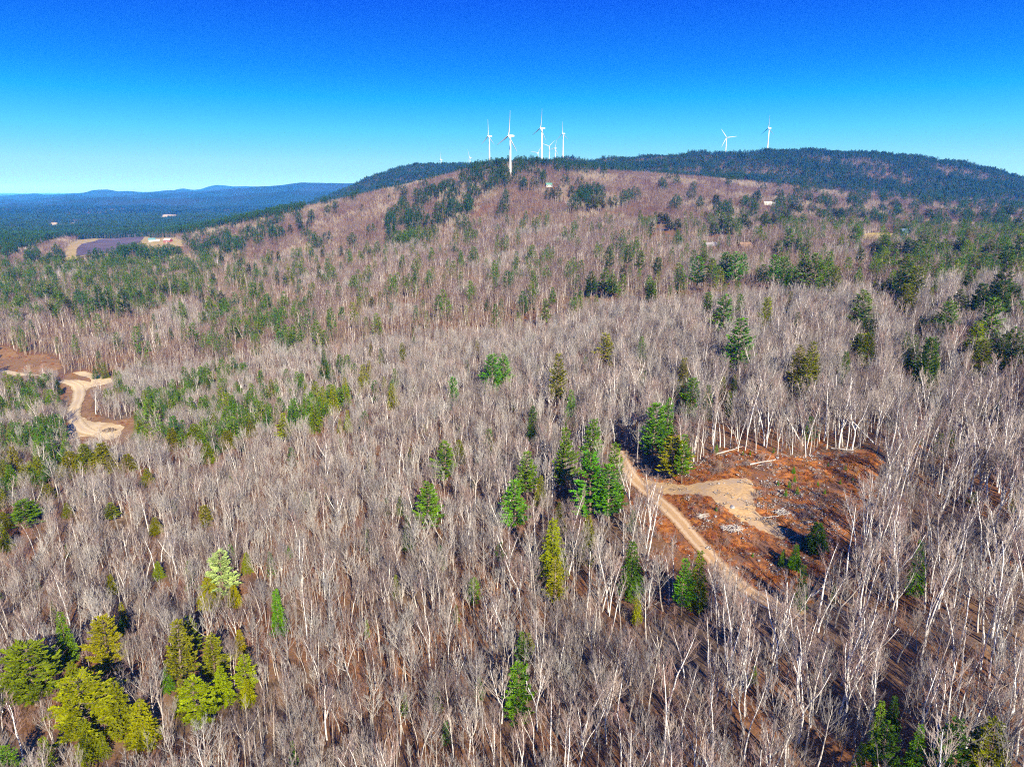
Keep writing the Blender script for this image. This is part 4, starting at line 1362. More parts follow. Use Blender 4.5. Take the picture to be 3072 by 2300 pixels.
def grove(seed, size, cell, share, name):
    r = random.Random(seed)
    mb = MB()
    m = int(size / cell)
    for i in range(m):
        for j in range(m):
            p = Vector(((i + 0.5 + r.uniform(-.45, .45)) * cell - size / 2, (j + 0.5 + r.uniform(-.45, .45)) * cell - size / 2, 0))
            s = r.uniform(0.7, 1.12) * (1.15 if share > 0.3 else 1)
            M = Matrix.Translation(p) @ Matrix.Rotation(r.uniform(0, 6.28), 4, 'Z') @ Matrix.Diagonal((s * 1.1, s * 1.1, s, 1))
            if r.random() < share:
                a, b = r.choice(FP)
                mb.add(a, M, 0)
                mb.add(b, M, 1)
            else:
                a, b = r.choice(FB)
                mb.add(a, M, 2)
                mb.add(b, M, 3)
    return mb.mesh(name, [M_CBARK, M_NEEDLE_F, M_PALEB, M_MAUVE])


G1 = [grove(800 + i, 14, 3.9, sh, "grove") for i, sh in enumerate((0, 0, 0, 0.22, 0.6))]
for me_ in G1[:1]:
    me_.materials[2], me_.materials[3] = M_MAUVE, M_MAUVE
for me_ in G1[1:2]:
    me_.materials[3] = M_PALEB
X, Y = jitter_grid(1000, 2150, 13.0, 0.80, 0.3)
Zg = gz(X, Y)
u, v = project(X, Y, Zg + 12)
ok = (~blocked(X, Y)) & (v < 300)
X, Y, Zg = X[ok], Y[ok], Zg[ok]
pe = zone_prob(X, Y)
rr_ = rng.random(len(X))
pid = np.where(rr_ < pe * 0.8, 4, np.where(rr_ < pe * 1.3, 3, np.digitize(wave(X, Y, 55, 190, 9) + rng.normal(0, 0.5, len(X)), [-0.9, 0.9]) * 0 + np.where(wave(X, Y, 55, 190, 9) + rng.normal(0, .5, len(X)) > 0.5, 1, np.where(wave(X, Y, 56, 260, 9) + rng.normal(0, .4, len(X)) > 0.0, 0, 2))))
n = len(X)
scatter("hillside_woods", G1, np.stack([X, Y, Zg + ZC], -1), pid, np.stack([np.zeros(n), np.zeros(n), rng.uniform(0, 6.28, n)], -1), sc3(rng.uniform(0.85, 1.1, n), rng.uniform(0.95, 1.1, n)))
G2 = [grove(820 + i, 26, 6.0, sh, "ridge_grove") for i, sh in enumerate((0.03, 0.5, 0.8, 1.0))]
FARPITS = [W2([f2(*p) for p in pl]) for pl in ([(295, 492), (330, 482), (380, 484), (430, 494), (460, 486), (520, 480), (542, 488), (480, 495), (430, 502), (380, 506), (320, 504)], [(1052, 452), (1075, 432), (1120, 426), (1170, 432), (1198, 446), (1150, 456), (1090, 460)])]


def off_pits(X, Y):
    ok = np.ones(X.shape, bool)
    for pl in FARPITS:
        for L in (0, 60, 120, 180, 240, 300):
            f = 1 + L / np.hypot(X, Y)
            ok &= ~in_poly(X * f, Y * f, pl)
    return ok


X, Y = jitter_grid(2150, 4600, 25.0, 0.80, 0.3)
ok = off_pits(X, Y)
X, Y = X[ok], Y[ok]
pe = zone_prob(X, Y)
n = len(X)
pid = np.digitize(pe + rng.normal(0, 0.22, n), [0.3, 0.6, 0.88])
scatter("ridge_woods", G2, np.stack([X, Y, gz(X, Y) + ZC], -1), pid, np.stack([np.zeros(n), np.zeros(n), rng.uniform(0, 6.28, n)], -1), sc3(rng.uniform(0.8, 1.1, n), rng.uniform(1.0, 1.2, n)))
X, Y = jitter_grid(4600, 9000, 62.0, 0.82, 0.4)
ok = (X < 0.05 * Y) & off_pits(X, Y)
X, Y = X[ok], Y[ok]
n = len(X)
scatter("valley_woods", G2, np.stack([X, Y, gz(X, Y) + ZC], -1), np.digitize(0.80 + 0.42 * wave(X, Y, 61, 700, 7), [0.3, 0.6, 0.88]), np.stack([np.zeros(n), np.zeros(n), rng.uniform(0, 6.28, n)], -1), sc3(rng.uniform(1.0, 1.4, n), rng.uniform(1.7, 2.3, n)))
#@@PART3

# ------------------------------------------------------------------ wind turbines
def turbine_meshes():
    tw = MB()
    tw.tube([Vector((0, 0, -30)), Vector((0, 0, 0)), Vector((0, 0, 40)), Vector((0, 0, 77))], [2.5, 2.4, 1.9, 1.35], 20)
    na = MB()
    secs = [(-2.6, 1.35, 1.5), (-1.0, 1.75, 1.9), (4.0, 1.8, 2.0), (7.4, 1.5, 1.7), (8.2, 1.0, 1.2)]
    ring = []
    for x, hw, hh in secs:
        b0 = len(na.v)
        for k in range(16):
            a = 2 * math.pi * k / 16
            cy_, sz_ = math.cos(a), math.sin(a)
            na.v.append((x, hw * math.copysign(abs(cy_) ** 0.55, cy_), 78.6 + hh * math.copysign(abs(sz_) ** 0.55, sz_)))
        ring.append(b0)
    for a, b in zip(ring, ring[1:]):
        for k in range(16):
            na.f.append((a + k, a + (k + 1) % 16, b + (k + 1) % 16, b + k))
            na.m.append(0)
    na.f += [tuple(ring[0] + k for k in range(16))[::-1], tuple(ring[-1] + k for k in range(16))]
    na.m += [0, 0]
    hb = MB()
    hb.tube([Vector((-2.7, 0, 78.6)), Vector((-3.8, 0, 78.6)), Vector((-5.0, 0, 78.6)), Vector((-5.8, 0, 78.6)), Vector((-6.2, 0, 78.6))], [1.5, 1.65, 1.4, 0.8, 0.15], 18)
    bl = MB()                     # along +Z from the hub centre
    N = 12
    st = [(1.0, 1.1, 1.1), (3, 1.5, 1.0), (8, 3.3, 0.75), (15, 2.9, 0.5), (25, 2.2, 0.34), (35, 1.5, 0.22), (42, 0.9, 0.13), (44.6, 0.35, 0.06)]
    for z, ch, th in st:
        for k in range(N):
            a = 2 * math.pi * k / N
            bl.v.append((th * math.sin(a) - 0.0012 * z * z * 0.6, ch * 0.5 * math.cos(a) - (0.15 * ch), z))
    for i in range(len(st) - 1):
        for k in range(N):
            bl.f.append((i * N + k, i * N + (k + 1) % N, (i + 1) * N + (k + 1) % N, (i + 1) * N + k))
            bl.m.append(0)
    bl.f.append(tuple((len(st) - 1) * N + k for k in range(N)))
    bl.m.append(0)
    return [m.mesh(nm, [M_WHITE], True) for m, nm in ((tw, "tower"), (na, "nacelle"), (hb, "hub"), (bl, "blade"))]


TME = turbine_meshes()
for hx, hy, D, yaw, ph, lab in [
    (1531, 407, 1400, 30, 11, "tallest and closest wind turbine, standing before the hilltop with its whole tower showing"),
    (1468, 408, 2080, 30, 2, "white wind turbine standing left of the tallest one behind the hill crest"),
    (1626, 384, 1820, 24, 13, "white wind turbine standing just right of the tallest one on the crest"),
    (1690, 400, 2950, 30, 0, "slender wind turbine on the evergreen ridge, right of the hilltop group"),
    (1666, 444, 3700, 40, 20, "small wind turbine low between two taller ones on the hilltop"),
    (1648, 438, 4000, 60, 50, "tiny wind turbine barely seen with spread blades between the hilltop ones"),
    (1614, 458, 3900, 50, 40, "wind turbine nearly sunk behind the crest, only blades rising above trees"),
    (1323, 478, 4300, 30, 5, "tiny far wind turbine over the left ridge, outermost of all"),
    (1410, 472, 4100, 35, -20, "tiny far wind turbine at the right end of the left ridge"),
    (2180, 412, 3350, 66, -35, "wind turbine with a dark slanting blade, standing alone over the long ridge"),
    (2308, 384, 2760, 16, 4, "wind turbine seen edge on near the top of the right ridge"),
]:
    u, v = hx / 3, hy / 3
    X, Y = float(s_of(u, v)) * D, D
    zh = D * float(elev_tan(v))
    base = zh - 78.6
    rt = empty("wind_turbine", (X, Y, base + ZC), math.radians(yaw))
    tag(rt, lab, "wind turbine", "wind turbines on the ridge")
    for nm, me in (("tower", TME[0]), ("nacelle", TME[1]), ("hub", TME[2])):
        o = bpy.data.objects.new(nm, me)
        C.objects.link(o)
        o.parent = rt
    for k in range(3):
        o = bpy.data.objects.new("blade", TME[3])
        C.objects.link(o)
        o.parent = rt
        o.location = (-4.0, 0, 78.6)
        o.rotation_euler = (math.radians(ph + 120 * k), 0, 0)

# ------------------------------------------------------------------ houses, barn, shed
def solid(name, c, rough=0.8):
    return noisy(name, tuple(v * 0.88 for v in c), tuple(min(0.9, v * 1.1) for v in c), 1.5, rough=rough)


def house(name, label, cat, pos, rz, w, d, h, pitch, wall_c, roof_c, windows=3, chimney=True, ext=None):
    X, Y, zg = pos
    root = empty(name, (X, Y, zg + ZC), math.radians(rz))
    tag(root, label, cat)
    wm, rm = solid(name + "_wall_paint", wall_c), solid(name + "_roofing", roof_c)
    mb = MB()
    hw, hd = w / 2, d / 2
    rg_ = h + hd * pitch
    mb.box((-hw, -hd, -2.5), (hw, hd, h))
    for sx in (-1, 1):
        mb.tri((sx * hw, -hd, h), (sx * hw, hd, h), (sx * hw, 0, rg_)) if sx > 0 else mb.tri((sx * hw, hd, h), (sx * hw, -hd, h), (sx * hw, 0, rg_))
    mb.obj("wall", wm, root)
    rf = MB()
    ov, th = 0.5, 0.22
    for sy in (-1, 1):
        e = Vector((0, sy * (hd + ov), h - ov * pitch + 0.06))
        rdg = Vector((0, 0, rg_ + 0.06))
        a, b_ = Vector((-hw - ov, 0, 0)), Vector((hw + ov, 0, 0))
        up = Vector((0, 0, th))
        P = [e + a, e + b_, rdg + b_, rdg + a]
        Q = [p + up for p in P]
        rf.quad(*Q) if sy < 0 else rf.quad(*Q[::-1])
        rf.quad(*P[::-1]) if sy < 0 else rf.quad(*P)
        rf.quad(P[0], P[1], Q[1], Q[0])
        rf.quad(P[1], P[2], Q[2], Q[1])
        rf.quad(P[3], P[0], Q[0], Q[3])
    ro = rf.obj("roof", rm, root)
    if chimney:
        c = MB()
        c.box((hw * 0.3, -0.4, rg_ - 0.9), (hw * 0.3 + 0.8, 0.4, rg_ + 1.1))
        c.obj("chimney", M_ROCK, ro)
    for k in range(windows):
        x = -hw + w * (k + 0.5) / windows
        if k == windows // 2:
            b = MB()
            b.box((x - 0.55, -hd - 0.06, 0.1), (x + 0.55, -hd + 0.02, 2.2))
            b.obj("door", M_LOG, root)
        else:
            fr = MB()
            fr.box((x - 0.75, -hd - 0.05, 0.95), (x + 0.75, -hd + 0.02, 2.25))
            fo = fr.obj("window", M_WHITE, root)
            gl = MB()
            gl.box((x - 0.6, -hd - 0.075, 1.08), (x + 0.6, -hd - 0.052, 2.12))
            gl.obj("pane", M_GLASS, fo)
    if ext:                        # a lower wing
        ew, ed, eh = ext
        b = MB()
        b.box((hw, -ed / 2, -2.5), (hw + ew, ed / 2, eh))
        b.quad((hw, -ed / 2 - 0.3, eh + 0.02), (hw + ew + 0.3, -ed / 2 - 0.3, eh + 0.02), (hw + ew + 0.3, 0, eh + 1.6), (hw, 0, eh + 1.6))
        b.quad((hw, 0, eh + 1.6), (hw + ew + 0.3, 0, eh + 1.6), (hw + ew + 0.3, ed / 2 + 0.3, eh + 0.02), (hw, ed / 2 + 0.3, eh + 0.02))
        b.obj("wing", wm, root)
    return root


for a in HOUSES:
    house(*a)

# ------------------------------------------------------------------ things in the clearing and the pit
def at4(x, y, lift=0.0):
    X, Y, z = gp(*c4(x, y))
    return Vector((X, Y, z + ZC + lift))


def rock_mesh(seed, mname="boulder"):
    r = random.Random(seed)
    bm = bmesh.new()
    bmesh.ops.create_icosphere(bm, subdivisions=3, radius=1)
    sq = (r.uniform(0.8, 1.2), r.uniform(0.7, 1.0), r.uniform(0.5, 0.8))
    off = Vector((r.uniform(0, 50), r.uniform(0, 50), r.uniform(0, 50)))
    for v in bm.verts:
        n1 = mnoise.noise(v.co * 1.1 + off) * 0.5 + mnoise.noise(v.co * 2.7 + off) * 0.2
        p = v.co * (1 + n1)
        for q in (Vector((1, .2, .3)), Vector((-.5, 1, .1)), Vector((.2, -.7, .8))):
            q = q.normalized()
            dd = p.dot(q) - 0.72
            if dd > 0:
                p -= q * dd * 0.8
        v.co = Vector((p.x * sq[0], p.y * sq[1], p.z * sq[2]))
    me = bpy.data.meshes.new(mname)
    bm.to_mesh(me)
    bm.free()
    return me


ROCKS = [rock_mesh(i) for i in range(5)]
for me in ROCKS:
    me.materials.append(M_ROCK)
r = random.Random(77)
spots = [(1150, 715, 1.1), (970, 775, .9), (1050, 765, .8), (1020, 790, .6), (1300, 690, .7), (1340, 660, .6), (1380, 740, .8), (1440, 720, .6), (1500, 760, .7), (1560, 700, .6), (1620, 720, .7), (1460, 840, .7), (1540, 830, .6), (1600, 800, .6),
         (1390, 530, .7), (1350, 560, .6), (1290, 545, .6), (1410, 430, .9), (1460, 420, .7), (1640, 400, 1.0), (1070, 580, .7), (1100, 575, .5), (1180, 565, .5), (1230, 560, .5), (700, 545, .6), (760, 540, .5), (1650, 460, .6), (1780, 470, .7), (1700, 600, .5), (1380, 980, .5), (1300, 1020, .6), (1250, 980, .5)]
LROCK = ["grey", "flat grey", "blocky grey", "rounded grey", "low grey"]
for i, (x, y, s) in enumerate(spots):
    p = at4(x, y)
    o = bpy.data.objects.new("boulder", ROCKS[i % 5])
    C.objects.link(o)
    s *= 0.62
    o.location = p + Vector((0, 0, 0.15 * s))
    o.scale = (s, s, s)
    o.rotation_euler = (0, 0, r.uniform(0, 6))
    if y < 440:
        w = "at the clearing's back edge under white trunks"
    elif x < 800:
        w = "beside the dirt road at the clearing mouth"
    elif x < 1240:
        w = "by the gravel patch" if y < 600 else "among ferns near the grey brush pile"
    else:
        w = "in the shaded stony half of the clearing" if y < 900 else "at the clearing's near end above the road"
    tag(o, f"{LROCK[i % 5]} boulder {w}", "boulder", f"{LROCK[i % 5]} boulders {w}")


def log(name, a, b, rad, label, cat, branches=0, seed=1, material=None):
    rr = random.Random(seed)
    mb = MB()
    n = 6
    d = b - a
    pts = [a + d * (i / n) + Vector((rr.gauss(0, .06), rr.gauss(0, .06), rr.gauss(0, .05))) for i in range(n + 1)]
    mb.tube(pts, [rad * (1.1 - 0.6 * i / n) for i in range(n + 1)], 7)
    for k in range(branches):
        t = rr.uniform(0.35, 0.98)
        p = a + d * t
        v = (d.normalized() * 0.5 + Vector((rr.gauss(0, .6), rr.gauss(0, .6), rr.uniform(0.0, .7)))).normalized()
        L = rr.uniform(0.8, 2.6)
        mb.tube([p, p + v * L * .5, p + v * L + Vector((0, 0, .2))], [rad * .35, rad * .22, .012], 4)
    o = mb.obj(name, material or M_LOG, None, True)
    tag(o, label, cat)
    return o


UPV = Vector((0, 0, 1))
log("fallen_log", at4(1055, 412, .3), at4(1205, 372, .5), .19, "long pale log lying across rusty leaves at the clearing's back edge", "log", 4, 1)
log("fallen_log", at4(945, 480, .3), at4(1012, 424, .4), .16, "pale log lying uphill behind the round olive pine", "log", 3, 2)
log("fallen_log", at4(1250, 472, .35), at4(1400, 446, .45), .24, "thick weathered log in the middle of the back edge", "log", 2, 3)
log("fallen_log", at4(1290, 480, .3), at4(1370, 462, .3), .15, "short log lying before the thick weathered one", "log", 1, 4)
log("fallen_log", at4(1720, 378, .3), at4(1850, 390, .4), .2, "grey log along the far shaded corner of the clearing", "log", 3, 5)
log("fallen_log", at4(820, 535, .3), at4(880, 505, .4), .14, "small log in slash below the round olive pine", "log", 3, 6)
log("fallen_log", at4(1340, 780, .3), at4(1420, 770, .4), .14, "grey log lying on stones by the gravel tip", "log", 2, 7)
log("fallen_log", at4(1605, 1240, .4), at4(1700, 1180, 1.6), .16, "crooked pale log slanting out of orange brush below the clearing", "log", 3, 8)


def z2at(x, y, lift):
    X, Y, z = gp(*z2b(x, y))
    return Vector((X, Y, z + ZC + lift))


log("fallen_log", z2at(1340, 1190, .4), z2at(1450, 1115, .6), .28, "pale log lying on tan ferns by the dark rock ledge", "log", 3, 9)
b_ = at4(1558, 358)
log("leaning_birch", b_, b_ + Vector((-6.0, 3.0, 10.0)), .17, "dead white birch leaning left among the upright trunks behind the clearing", "birch tree", 8, 10, M_BIRCH)
b_ = at4(1975, 352)
log("leaning_birch", b_, b_ + Vector((-7.5, 3.5, 7.5)), .15, "dead white birch leaning low over the clearing's far shaded corner", "birch tree", 6, 11, M_BIRCH)


def brush_pile(name, p, R, n, label, material, seed):
    rr = random.Random(seed)
    mb = MB()
    for i in range(n):
        a, d = rr.uniform(0, 6.28), R * math.sqrt(rr.random())
        c = p + Vector((math.cos(a) * d, math.sin(a) * d * 0.7, 0.1 + rr.random() * 0.9 * (1 - d / R)))
        v = Vector((rr.gauss(0, 1), rr.gauss(0, 1), rr.gauss(0, .25))).normalized() * rr.uniform(.5, 1.5)
        mb.tube([c - v, c + Vector((0, 0, .1)), c + v], [.05, .06, .02], 4, cap=False)
    tag(mb.obj(name, material), label, "brush pile")


brush_pile("brush_pile", at4(1150, 835), 2.6, 130, "pale grey heap of cut branches amid rusty ferns beside the road", M_LOG, 1)
brush_pile("brush_pile", at4(900, 478), 1.8, 70, "pale grey slash heap right of the round olive pine", M_LOG, 2)
brush_pile("brush_pile", at4(1440, 745), 1.8, 60, "scattered grey slash heap in the clearing's shade", M_LOG, 3)
X_, Y_, z_ = gp(*c3(722, 757))
brush_pile("brush_pile", Vector((X_, Y_, z_ + ZC + .3)), 3.4, 120, "dark brown heap of brush on the sand pad", M_CBARK, 4)
brush_pile("brush_pile", at4(985, 770), 1.5, 50, "small grey slash heap between the road and the rusty ferns", M_LOG, 5)

# rock ledge by the brook cut
mb = MB()
rr = random.Random(5)
c0 = z2at(1560, 1075, 0)
bm = bmesh.new()
bmesh.ops.create_grid(bm, x_segments=40, y_segments=14, size=1)
for v in bm.verts:
    x, t = v.co.x * 11, (v.co.y + 1) / 2
    y = -3.2 + 4.2 * t + x * 0.55
    hgt = 4.4 * (1 - (abs(v.co.x)) ** 3) * min(1, max(0, (t - 0.12) / 0.25)) * (1 - max(0, (t - 0.75) / 0.25) * 0.6)
    nn = mnoise.noise(Vector((x * .45, y * .45, 3))) * 1.0 + abs(mnoise.noise(Vector((x * 1.1, y * 1.3, 9)))) * 0.8
    v.co = Vector((x + nn * .3, y - nn * .4, hgt * (0.8 + 0.35 * nn) - 0.5))
me = bpy.data.meshes.new("rock_ledge")
bm.to_mesh(me)
bm.free()
me.materials.append(M_LEDGE)
o = bpy.data.objects.new("rock_ledge", me)
C.objects.link(o)
o.location = c0
tag(o, "low dark rock ledge in shade beside a patch of tan ferns", "rock ledge")

for i, (x, y, s) in enumerate([(300, 405, 2.2), (325, 412, 1.7), (280, 400, 1.4), (345, 406, 1.3)]):
    X_, Y_, z_ = gp(*c3(x, y))
    o = bpy.data.objects.new("boulder", ROCKS[i % 5])
    C.objects.link(o)
    o.location = (X_, Y_, z_ + ZC + .4)
    o.scale = (s, s, s * 1.1)
    tag(o, ["bulky", "blocky", "low", "rounded"][i] + " boulder in the grey rock heap beside the gravel road", "boulder", "boulders in the rock heap")

# saplings of evergreen in the clearing
for i, (x, y, h, w) in enumerate([(1475, 605, 2.2, "shaded stones"), (1505, 570, 2.0, "shaded stones"), (1455, 655, 2.4, "shaded stones"), (1520, 640, 2.3, "shaded stones"), (1412, 590, 1.6, "shaded stones"), (1500, 520, 2.2, "rusty slope"), (1210, 415, 1.6, "back edge"), (1250, 412, 1.3, "back edge"),
                                 (1055, 405, 3.0, "back edge"), (1605, 775, 1.3, "black shade"), (1440, 1010, 2.6, "near end"), (1640, 590, 1.5, "rusty slope"), (1680, 640, 1.6, "rusty slope"), (1800, 500, 1.6, "rusty slope"), (1840, 560, 1.5, "rusty slope"), (1770, 580, 1.4, "rusty slope"), (1265, 1000, 1.2, "near end"), (1055, 735, 1.4, "near end"), (1385, 400, 1.8, "back edge"), (1700, 480, 1.3, "rusty slope")]):
    p = at4(x, y)
    rt = grow("evergreen_sapling", ME_HEML[i % 4], p, i * 1.3, (h / 13, h / 13, h / 16), tone(COLR['b' if i % 3 else 'g']))
    tag(rt, f"{'knee high' if h < 1.5 else 'small bushy' if h < 2.1 else 'taller pointed'} evergreen sapling on the clearing's {w}", "sapling", f"saplings of the {w}, {'low' if h < 1.5 else 'mid' if h < 2.1 else 'tall'}")

# rusty ferns and brush, too many to count
SHR = [shrub_form(900 + i).mesh("rusty_brush_clump", [M_RUST]) for i in range(4)]
SHR += [sapling_form(910).mesh("brush_stem_clump", [M_SAPL])]
xs = np.array([p[0] for p in POLY_CLEAR])
ys = np.array([p[1] for p in POLY_CLEAR])
m = 9000
X, Y = rng.uniform(xs.min() - 4, xs.max() + 4, m), rng.uniform(ys.min() - 4, ys.max() + 6, m)
u, v = project(X, Y, gz(X, Y))
den = 0.35 + 0.5 * wave(X, Y, 71, 9, 8)
core = pc([c4(*p) for p in [(800, 640), (980, 640), (1060, 700), (1130, 780), (1180, 860), (1210, 950), (1150, 1000), (1080, 1000), (980, 880), (880, 770)]])
den[in_poly(u, v, core)] = 0.95
up_ = pc([c4(*p) for p in [(900, 500), (1100, 470), (1270, 480), (1260, 540), (1020, 560), (880, 580)]])
den[in_poly(u, v, up_)] = 0.9
rp = pc([c4(*p) for p in [(1440, 440), (1960, 400), (1900, 600), (1500, 560)]])
den[in_poly(u, v, rp)] = 0.75
inside = in_poly(X, Y, POLY_CLEAR)
ok = (rng.random(m) < np.where(inside, den, 0.12)) & ~in_poly(X, Y, POLY_GRAVEL)
d = np.min(np.hypot(X[:, None] - DIRT_N[None, ::2, 0], Y[:, None] - DIRT_N[None, ::2, 1]), axis=1)
ok &= d > 2.5
X, Y = X[ok], Y[ok]
n = len(X)
sz = rng.uniform(0.35, 1.0, n)
scatter("rusty_brush", SHR, np.stack([X, Y, gz(X, Y) + ZC], -1), np.where(rng.random(n) < .06, 4, rng.integers(0, 4, n)), np.stack([np.zeros(n), np.zeros(n), rng.uniform(0, 6.28, n)], -1), np.stack([sz, sz, sz * rng.uniform(.5, 1.1, n)], -1))
# chips, twigs and stones strewn over the clearing, too many to count
M_SLASH = noisy("slash_wood", (0.15, 0.10, 0.07), (0.34, 0.27, 0.21), 2.0)


def strewn(seed):
    rr = random.Random(seed)
    mb = MB()
    for i in range(16):
        c = Vector((rr.uniform(-1.1, 1.1), rr.uniform(-1.1, 1.1), rr.uniform(0.02, 0.12)))
        v = Vector((rr.gauss(0, 1), rr.gauss(0, 1), rr.gauss(0, .12))).normalized() * rr.uniform(.2, .8)
        mb.tube([c - v, c + v], [rr.uniform(.02, .045), .015], 4, 0, cap=False)
    for i in range(7):
        c = Vector((rr.uniform(-1.1, 1.1), rr.uniform(-1.1, 1.1), 0.03))
        s_ = rr.uniform(.06, .2)
        b0 = len(mb.v)
        P = [c + Vector((math.cos(a_) * s_ * rr.uniform(.7, 1.3), math.sin(a_) * s_ * rr.uniform(.7, 1.3), 0)) for a_ in (0, 1.05, 2.1, 3.15, 4.2, 5.25)]
        mb.v += [tuple(p_) for p_ in P] + [tuple(p_ * .75 + c * .25 + Vector((0, 0, s_ * rr.uniform(.5, .9)))) for p_ in P]
        for k_ in range(6):
            mb.f.append((b0 + k_, b0 + (k_ + 1) % 6, b0 + 6 + (k_ + 1) % 6, b0 + 6 + k_))
            mb.m.append(1)
        mb.f.append(tuple(b0 + 6 + k_ for k_ in range(6)))
        mb.m.append(1)
    return mb.mesh("slash_litter_clump", [M_SLASH, M_ROCK])


m = 2600
X, Y = rng.uniform(xs.min(), xs.max(), m), rng.uniform(ys.min(), ys.max(), m)
u, v = project(X, Y, gz(X, Y))
stony = pc([c4(*p) for p in [(1260, 560), (1460, 560), (1800, 640), (1760, 860), (1620, 960), (1450, 900), (1290, 740)]])
edge = pc([c4(*p) for p in [(860, 440), (1060, 400), (1500, 400), (1900, 370), (1950, 430), (1500, 450), (1250, 500), (880, 520)]])
ok = in_poly(X, Y, POLY_CLEAR) & (rng.random(m) < np.where(in_poly(u, v, stony), 0.55, np.where(in_poly(u, v, edge), 0.45, 0.12 + 0.2 * wave(X, Y, 75, 8, 7))))
ok &= np.min(np.hypot(X[:, None] - DIRT_N[None, ::2, 0], Y[:, None] - DIRT_N[None, ::2, 1]), axis=1) > 2.0
X, Y = X[ok], Y[ok]
n = len(X)
scatter("slash_litter", [strewn(i) for i in range(4)], np.stack([X, Y, gz(X, Y) + ZC + 0.12], -1), rng.integers(0, 4, n), np.stack([np.zeros(n), np.zeros(n), rng.uniform(0, 6.28, n)], -1), sc3(rng.uniform(.7, 1.4, n), np.ones(n)))
# brush round the gravel pit
px_, py_ = np.array([p[0] for p in POLY_PIT + POLY_PIT2]), np.array([p[1] for p in POLY_PIT + POLY_PIT2])
m = 5000
X, Y = rng.uniform(px_.min(), px_.max(), m), rng.uniform(py_.min() - 8, py_.max(), m)
u, v = project(X, Y, gz(X, Y))
ok = (in_poly(X, Y, POLY_PIT) | in_poly(X, Y, POLY_PIT2)) & ~in_poly(X, Y, POLY_SAND) & ~in_poly(X, Y, POLY_PAD)
for ln in (PIT_ROAD, PIT_BRANCH, PIT2_ROAD):
    L_ = np.array([(p.x, p.y) for p in smooth_line(ln, 2)])
    ok &= np.min(np.hypot(X[:, None] - L_[None, :, 0], Y[:, None] - L_[None, :, 1]), axis=1) > 4.2
ok &= rng.random(m) < 0.28 + 0.4 * wave(X, Y, 73, 18, 7)
X, Y = X[ok], Y[ok]
n = len(X)
sz = rng.uniform(0.5, 1.3, n)
scatter("pit_brush", SHR, np.stack([X, Y, gz(X, Y) + ZC], -1), np.where(rng.random(n) < .25, 4, rng.integers(0, 4, n)), np.stack([np.zeros(n), np.zeros(n), rng.uniform(0, 6.28, n)], -1), np.stack([sz, sz, sz * .7], -1))

# ------------------------------------------------------------------ far hills
M_HILL = noisy("far_wooded_hill", (0.006, 0.030, 0.022), (0.014, 0.05, 0.032), 0.004, (0.022, 0.04, 0.04), 0.0022)


def hills(name, D, half, prof, base):
    """one ridge: crest given in the left field zoom (source = z/2.212, 450 + z/2.212)"""
    px = np.array([p[0] / 2.212 / 3 for p in prof])
    pv = np.array([(450 + p[1] / 2.212) / 3 for p in prof])
    uu = np.linspace(px[0], px[-1], 260)
    vv = np.interp(uu, px, pv)
    kk = np.exp(-0.5 * (np.arange(-8, 9) / 3.0) ** 2)
    vv = np.convolve(np.pad(vv, 8, mode='edge'), kk / kk.sum(), mode='valid')
    zc = D * elev_tan(vv)
    s = s_of(uu, vv)
    t = np.linspace(-1, 1, 41)
    Yh = D + t[:, None] * half + 0 * s[None, :]
    shape = np.clip(np.cos(t * math.pi / 2), 0, 1) ** 1.3
    X = s[None, :] * Yh
    zz = base + (zc[None, :] - base) * shape[:, None] + 0.0
    zz = zz + wave(X, Yh, int(D) % 97, D * 0.05, 8) * (D * 0.0011) * (1 - np.abs(t))[:, None] * shape[:, None] * np.where(np.abs(t) < 0.06, 0.3, 1.0)[:, None]
    me = grid_mesh(name, X, Yh, zz + ZC)
    me.materials.append(M_HILL)
    o = bpy.data.objects.new(name, me)
    C.objects.link(o)
    tag(o, kind="structure")


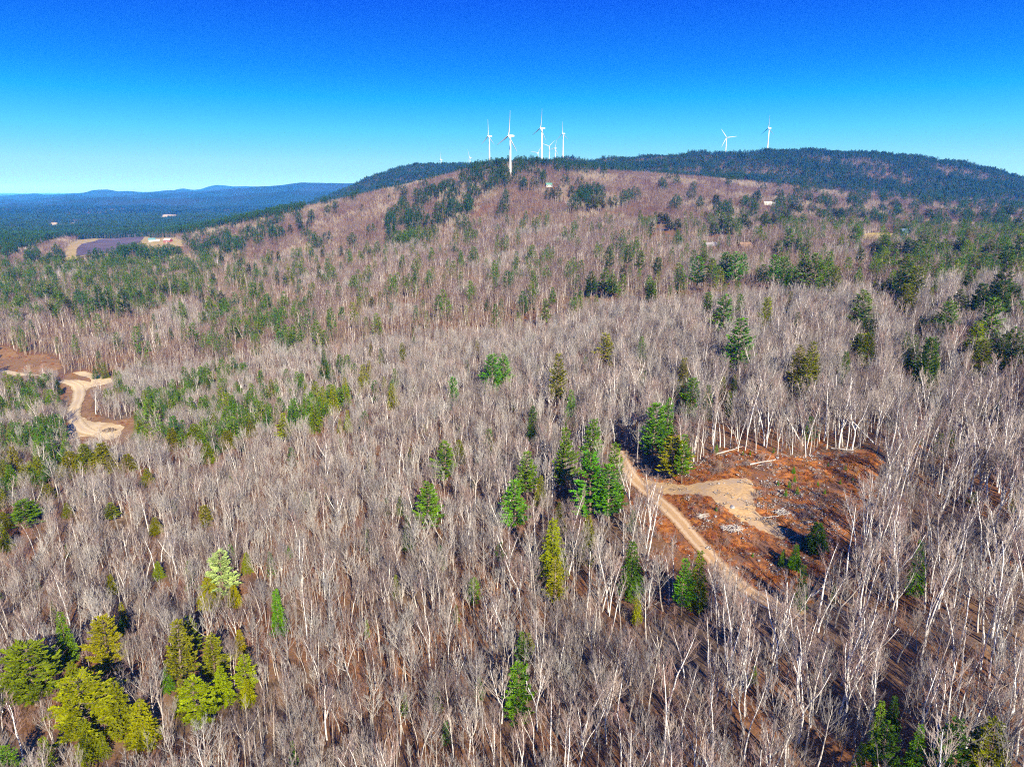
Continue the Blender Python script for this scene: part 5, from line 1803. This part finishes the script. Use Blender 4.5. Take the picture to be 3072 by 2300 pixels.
hills("distant_mountains", 17000, 2500, [(-900, 330), (0, 320), (600, 300), (1000, 290), (1130, 275), (1200, 256), (1240, 255), (1290, 275), (1330, 264), (1380, 235), (1430, 226), (1500, 236), (1560, 243), (1620, 250), (1690, 234), (1740, 243), (1900, 262), (2600, 280)], -170)
hills("distant_hills", 13500, 2000, [(-900, 310), (0, 307), (60, 301), (110, 303), (200, 291), (310, 302), (400, 290), (560, 287), (590, 270), (640, 262), (710, 263), (760, 272), (860, 276), (1000, 277), (1080, 267), (1140, 263), (1250, 273), (1500, 275), (2400, 285)], -170)
hills("blue_hills", 9600, 1500, [(-900, 335), (0, 332), (60, 322), (110, 330), (140, 342), (300, 318), (450, 302), (560, 306), (700, 309), (900, 300), (1000, 287), (1150, 282), (1300, 276), (1500, 262), (1700, 246), (1900, 227), (1980, 214), (2030, 211), (2090, 222), (2212, 221), (2500, 215)], -170)
hills("wooded_hills", 6900, 900, [(-900, 375), (0, 366), (60, 352), (130, 354), (220, 368), (300, 352), (420, 335), (560, 322), (680, 314), (800, 314), (950, 322), (1080, 322), (1250, 318), (1500, 306), (1700, 292), (1880, 272), (1960, 268), (2080, 276), (2300, 270)], -170)
M_FARSAND = noisy("far_sand", (0.55, 0.40, 0.24), (0.68, 0.55, 0.36), 0.02)
for nm, pl in zip(("sand_pit_ground", "sand_hill_ground"), FARPITS):
    draped(nm, pl, 2.5, M_FARSAND, 40, 8, 13)

# ------------------------------------------------------------------ air
m_ = bpy.data.materials.new("blue_air")
m_.use_nodes = True
m_.node_tree.nodes.clear()
pv_ = m_.node_tree.nodes.new("ShaderNodeVolumePrincipled")
ou_ = m_.node_tree.nodes.new("ShaderNodeOutputMaterial")
pv_.inputs["Color"].default_value = (0.035, 0.27, 1.0, 1)
pv_.inputs["Absorption Color"].default_value = (1, 1, 1, 1)
pv_.inputs["Density"].default_value = 0.72e-4
m_.node_tree.links.new(pv_.outputs[0], ou_.inputs["Volume"])
lo, hi = float(Z.min()) + ZC - 60, ZC + 480
mb = MB()
mb.box((-100000, -3000, lo), (100000, 64000, hi))
tag(mb.obj("haze", m_), kind="stuff")
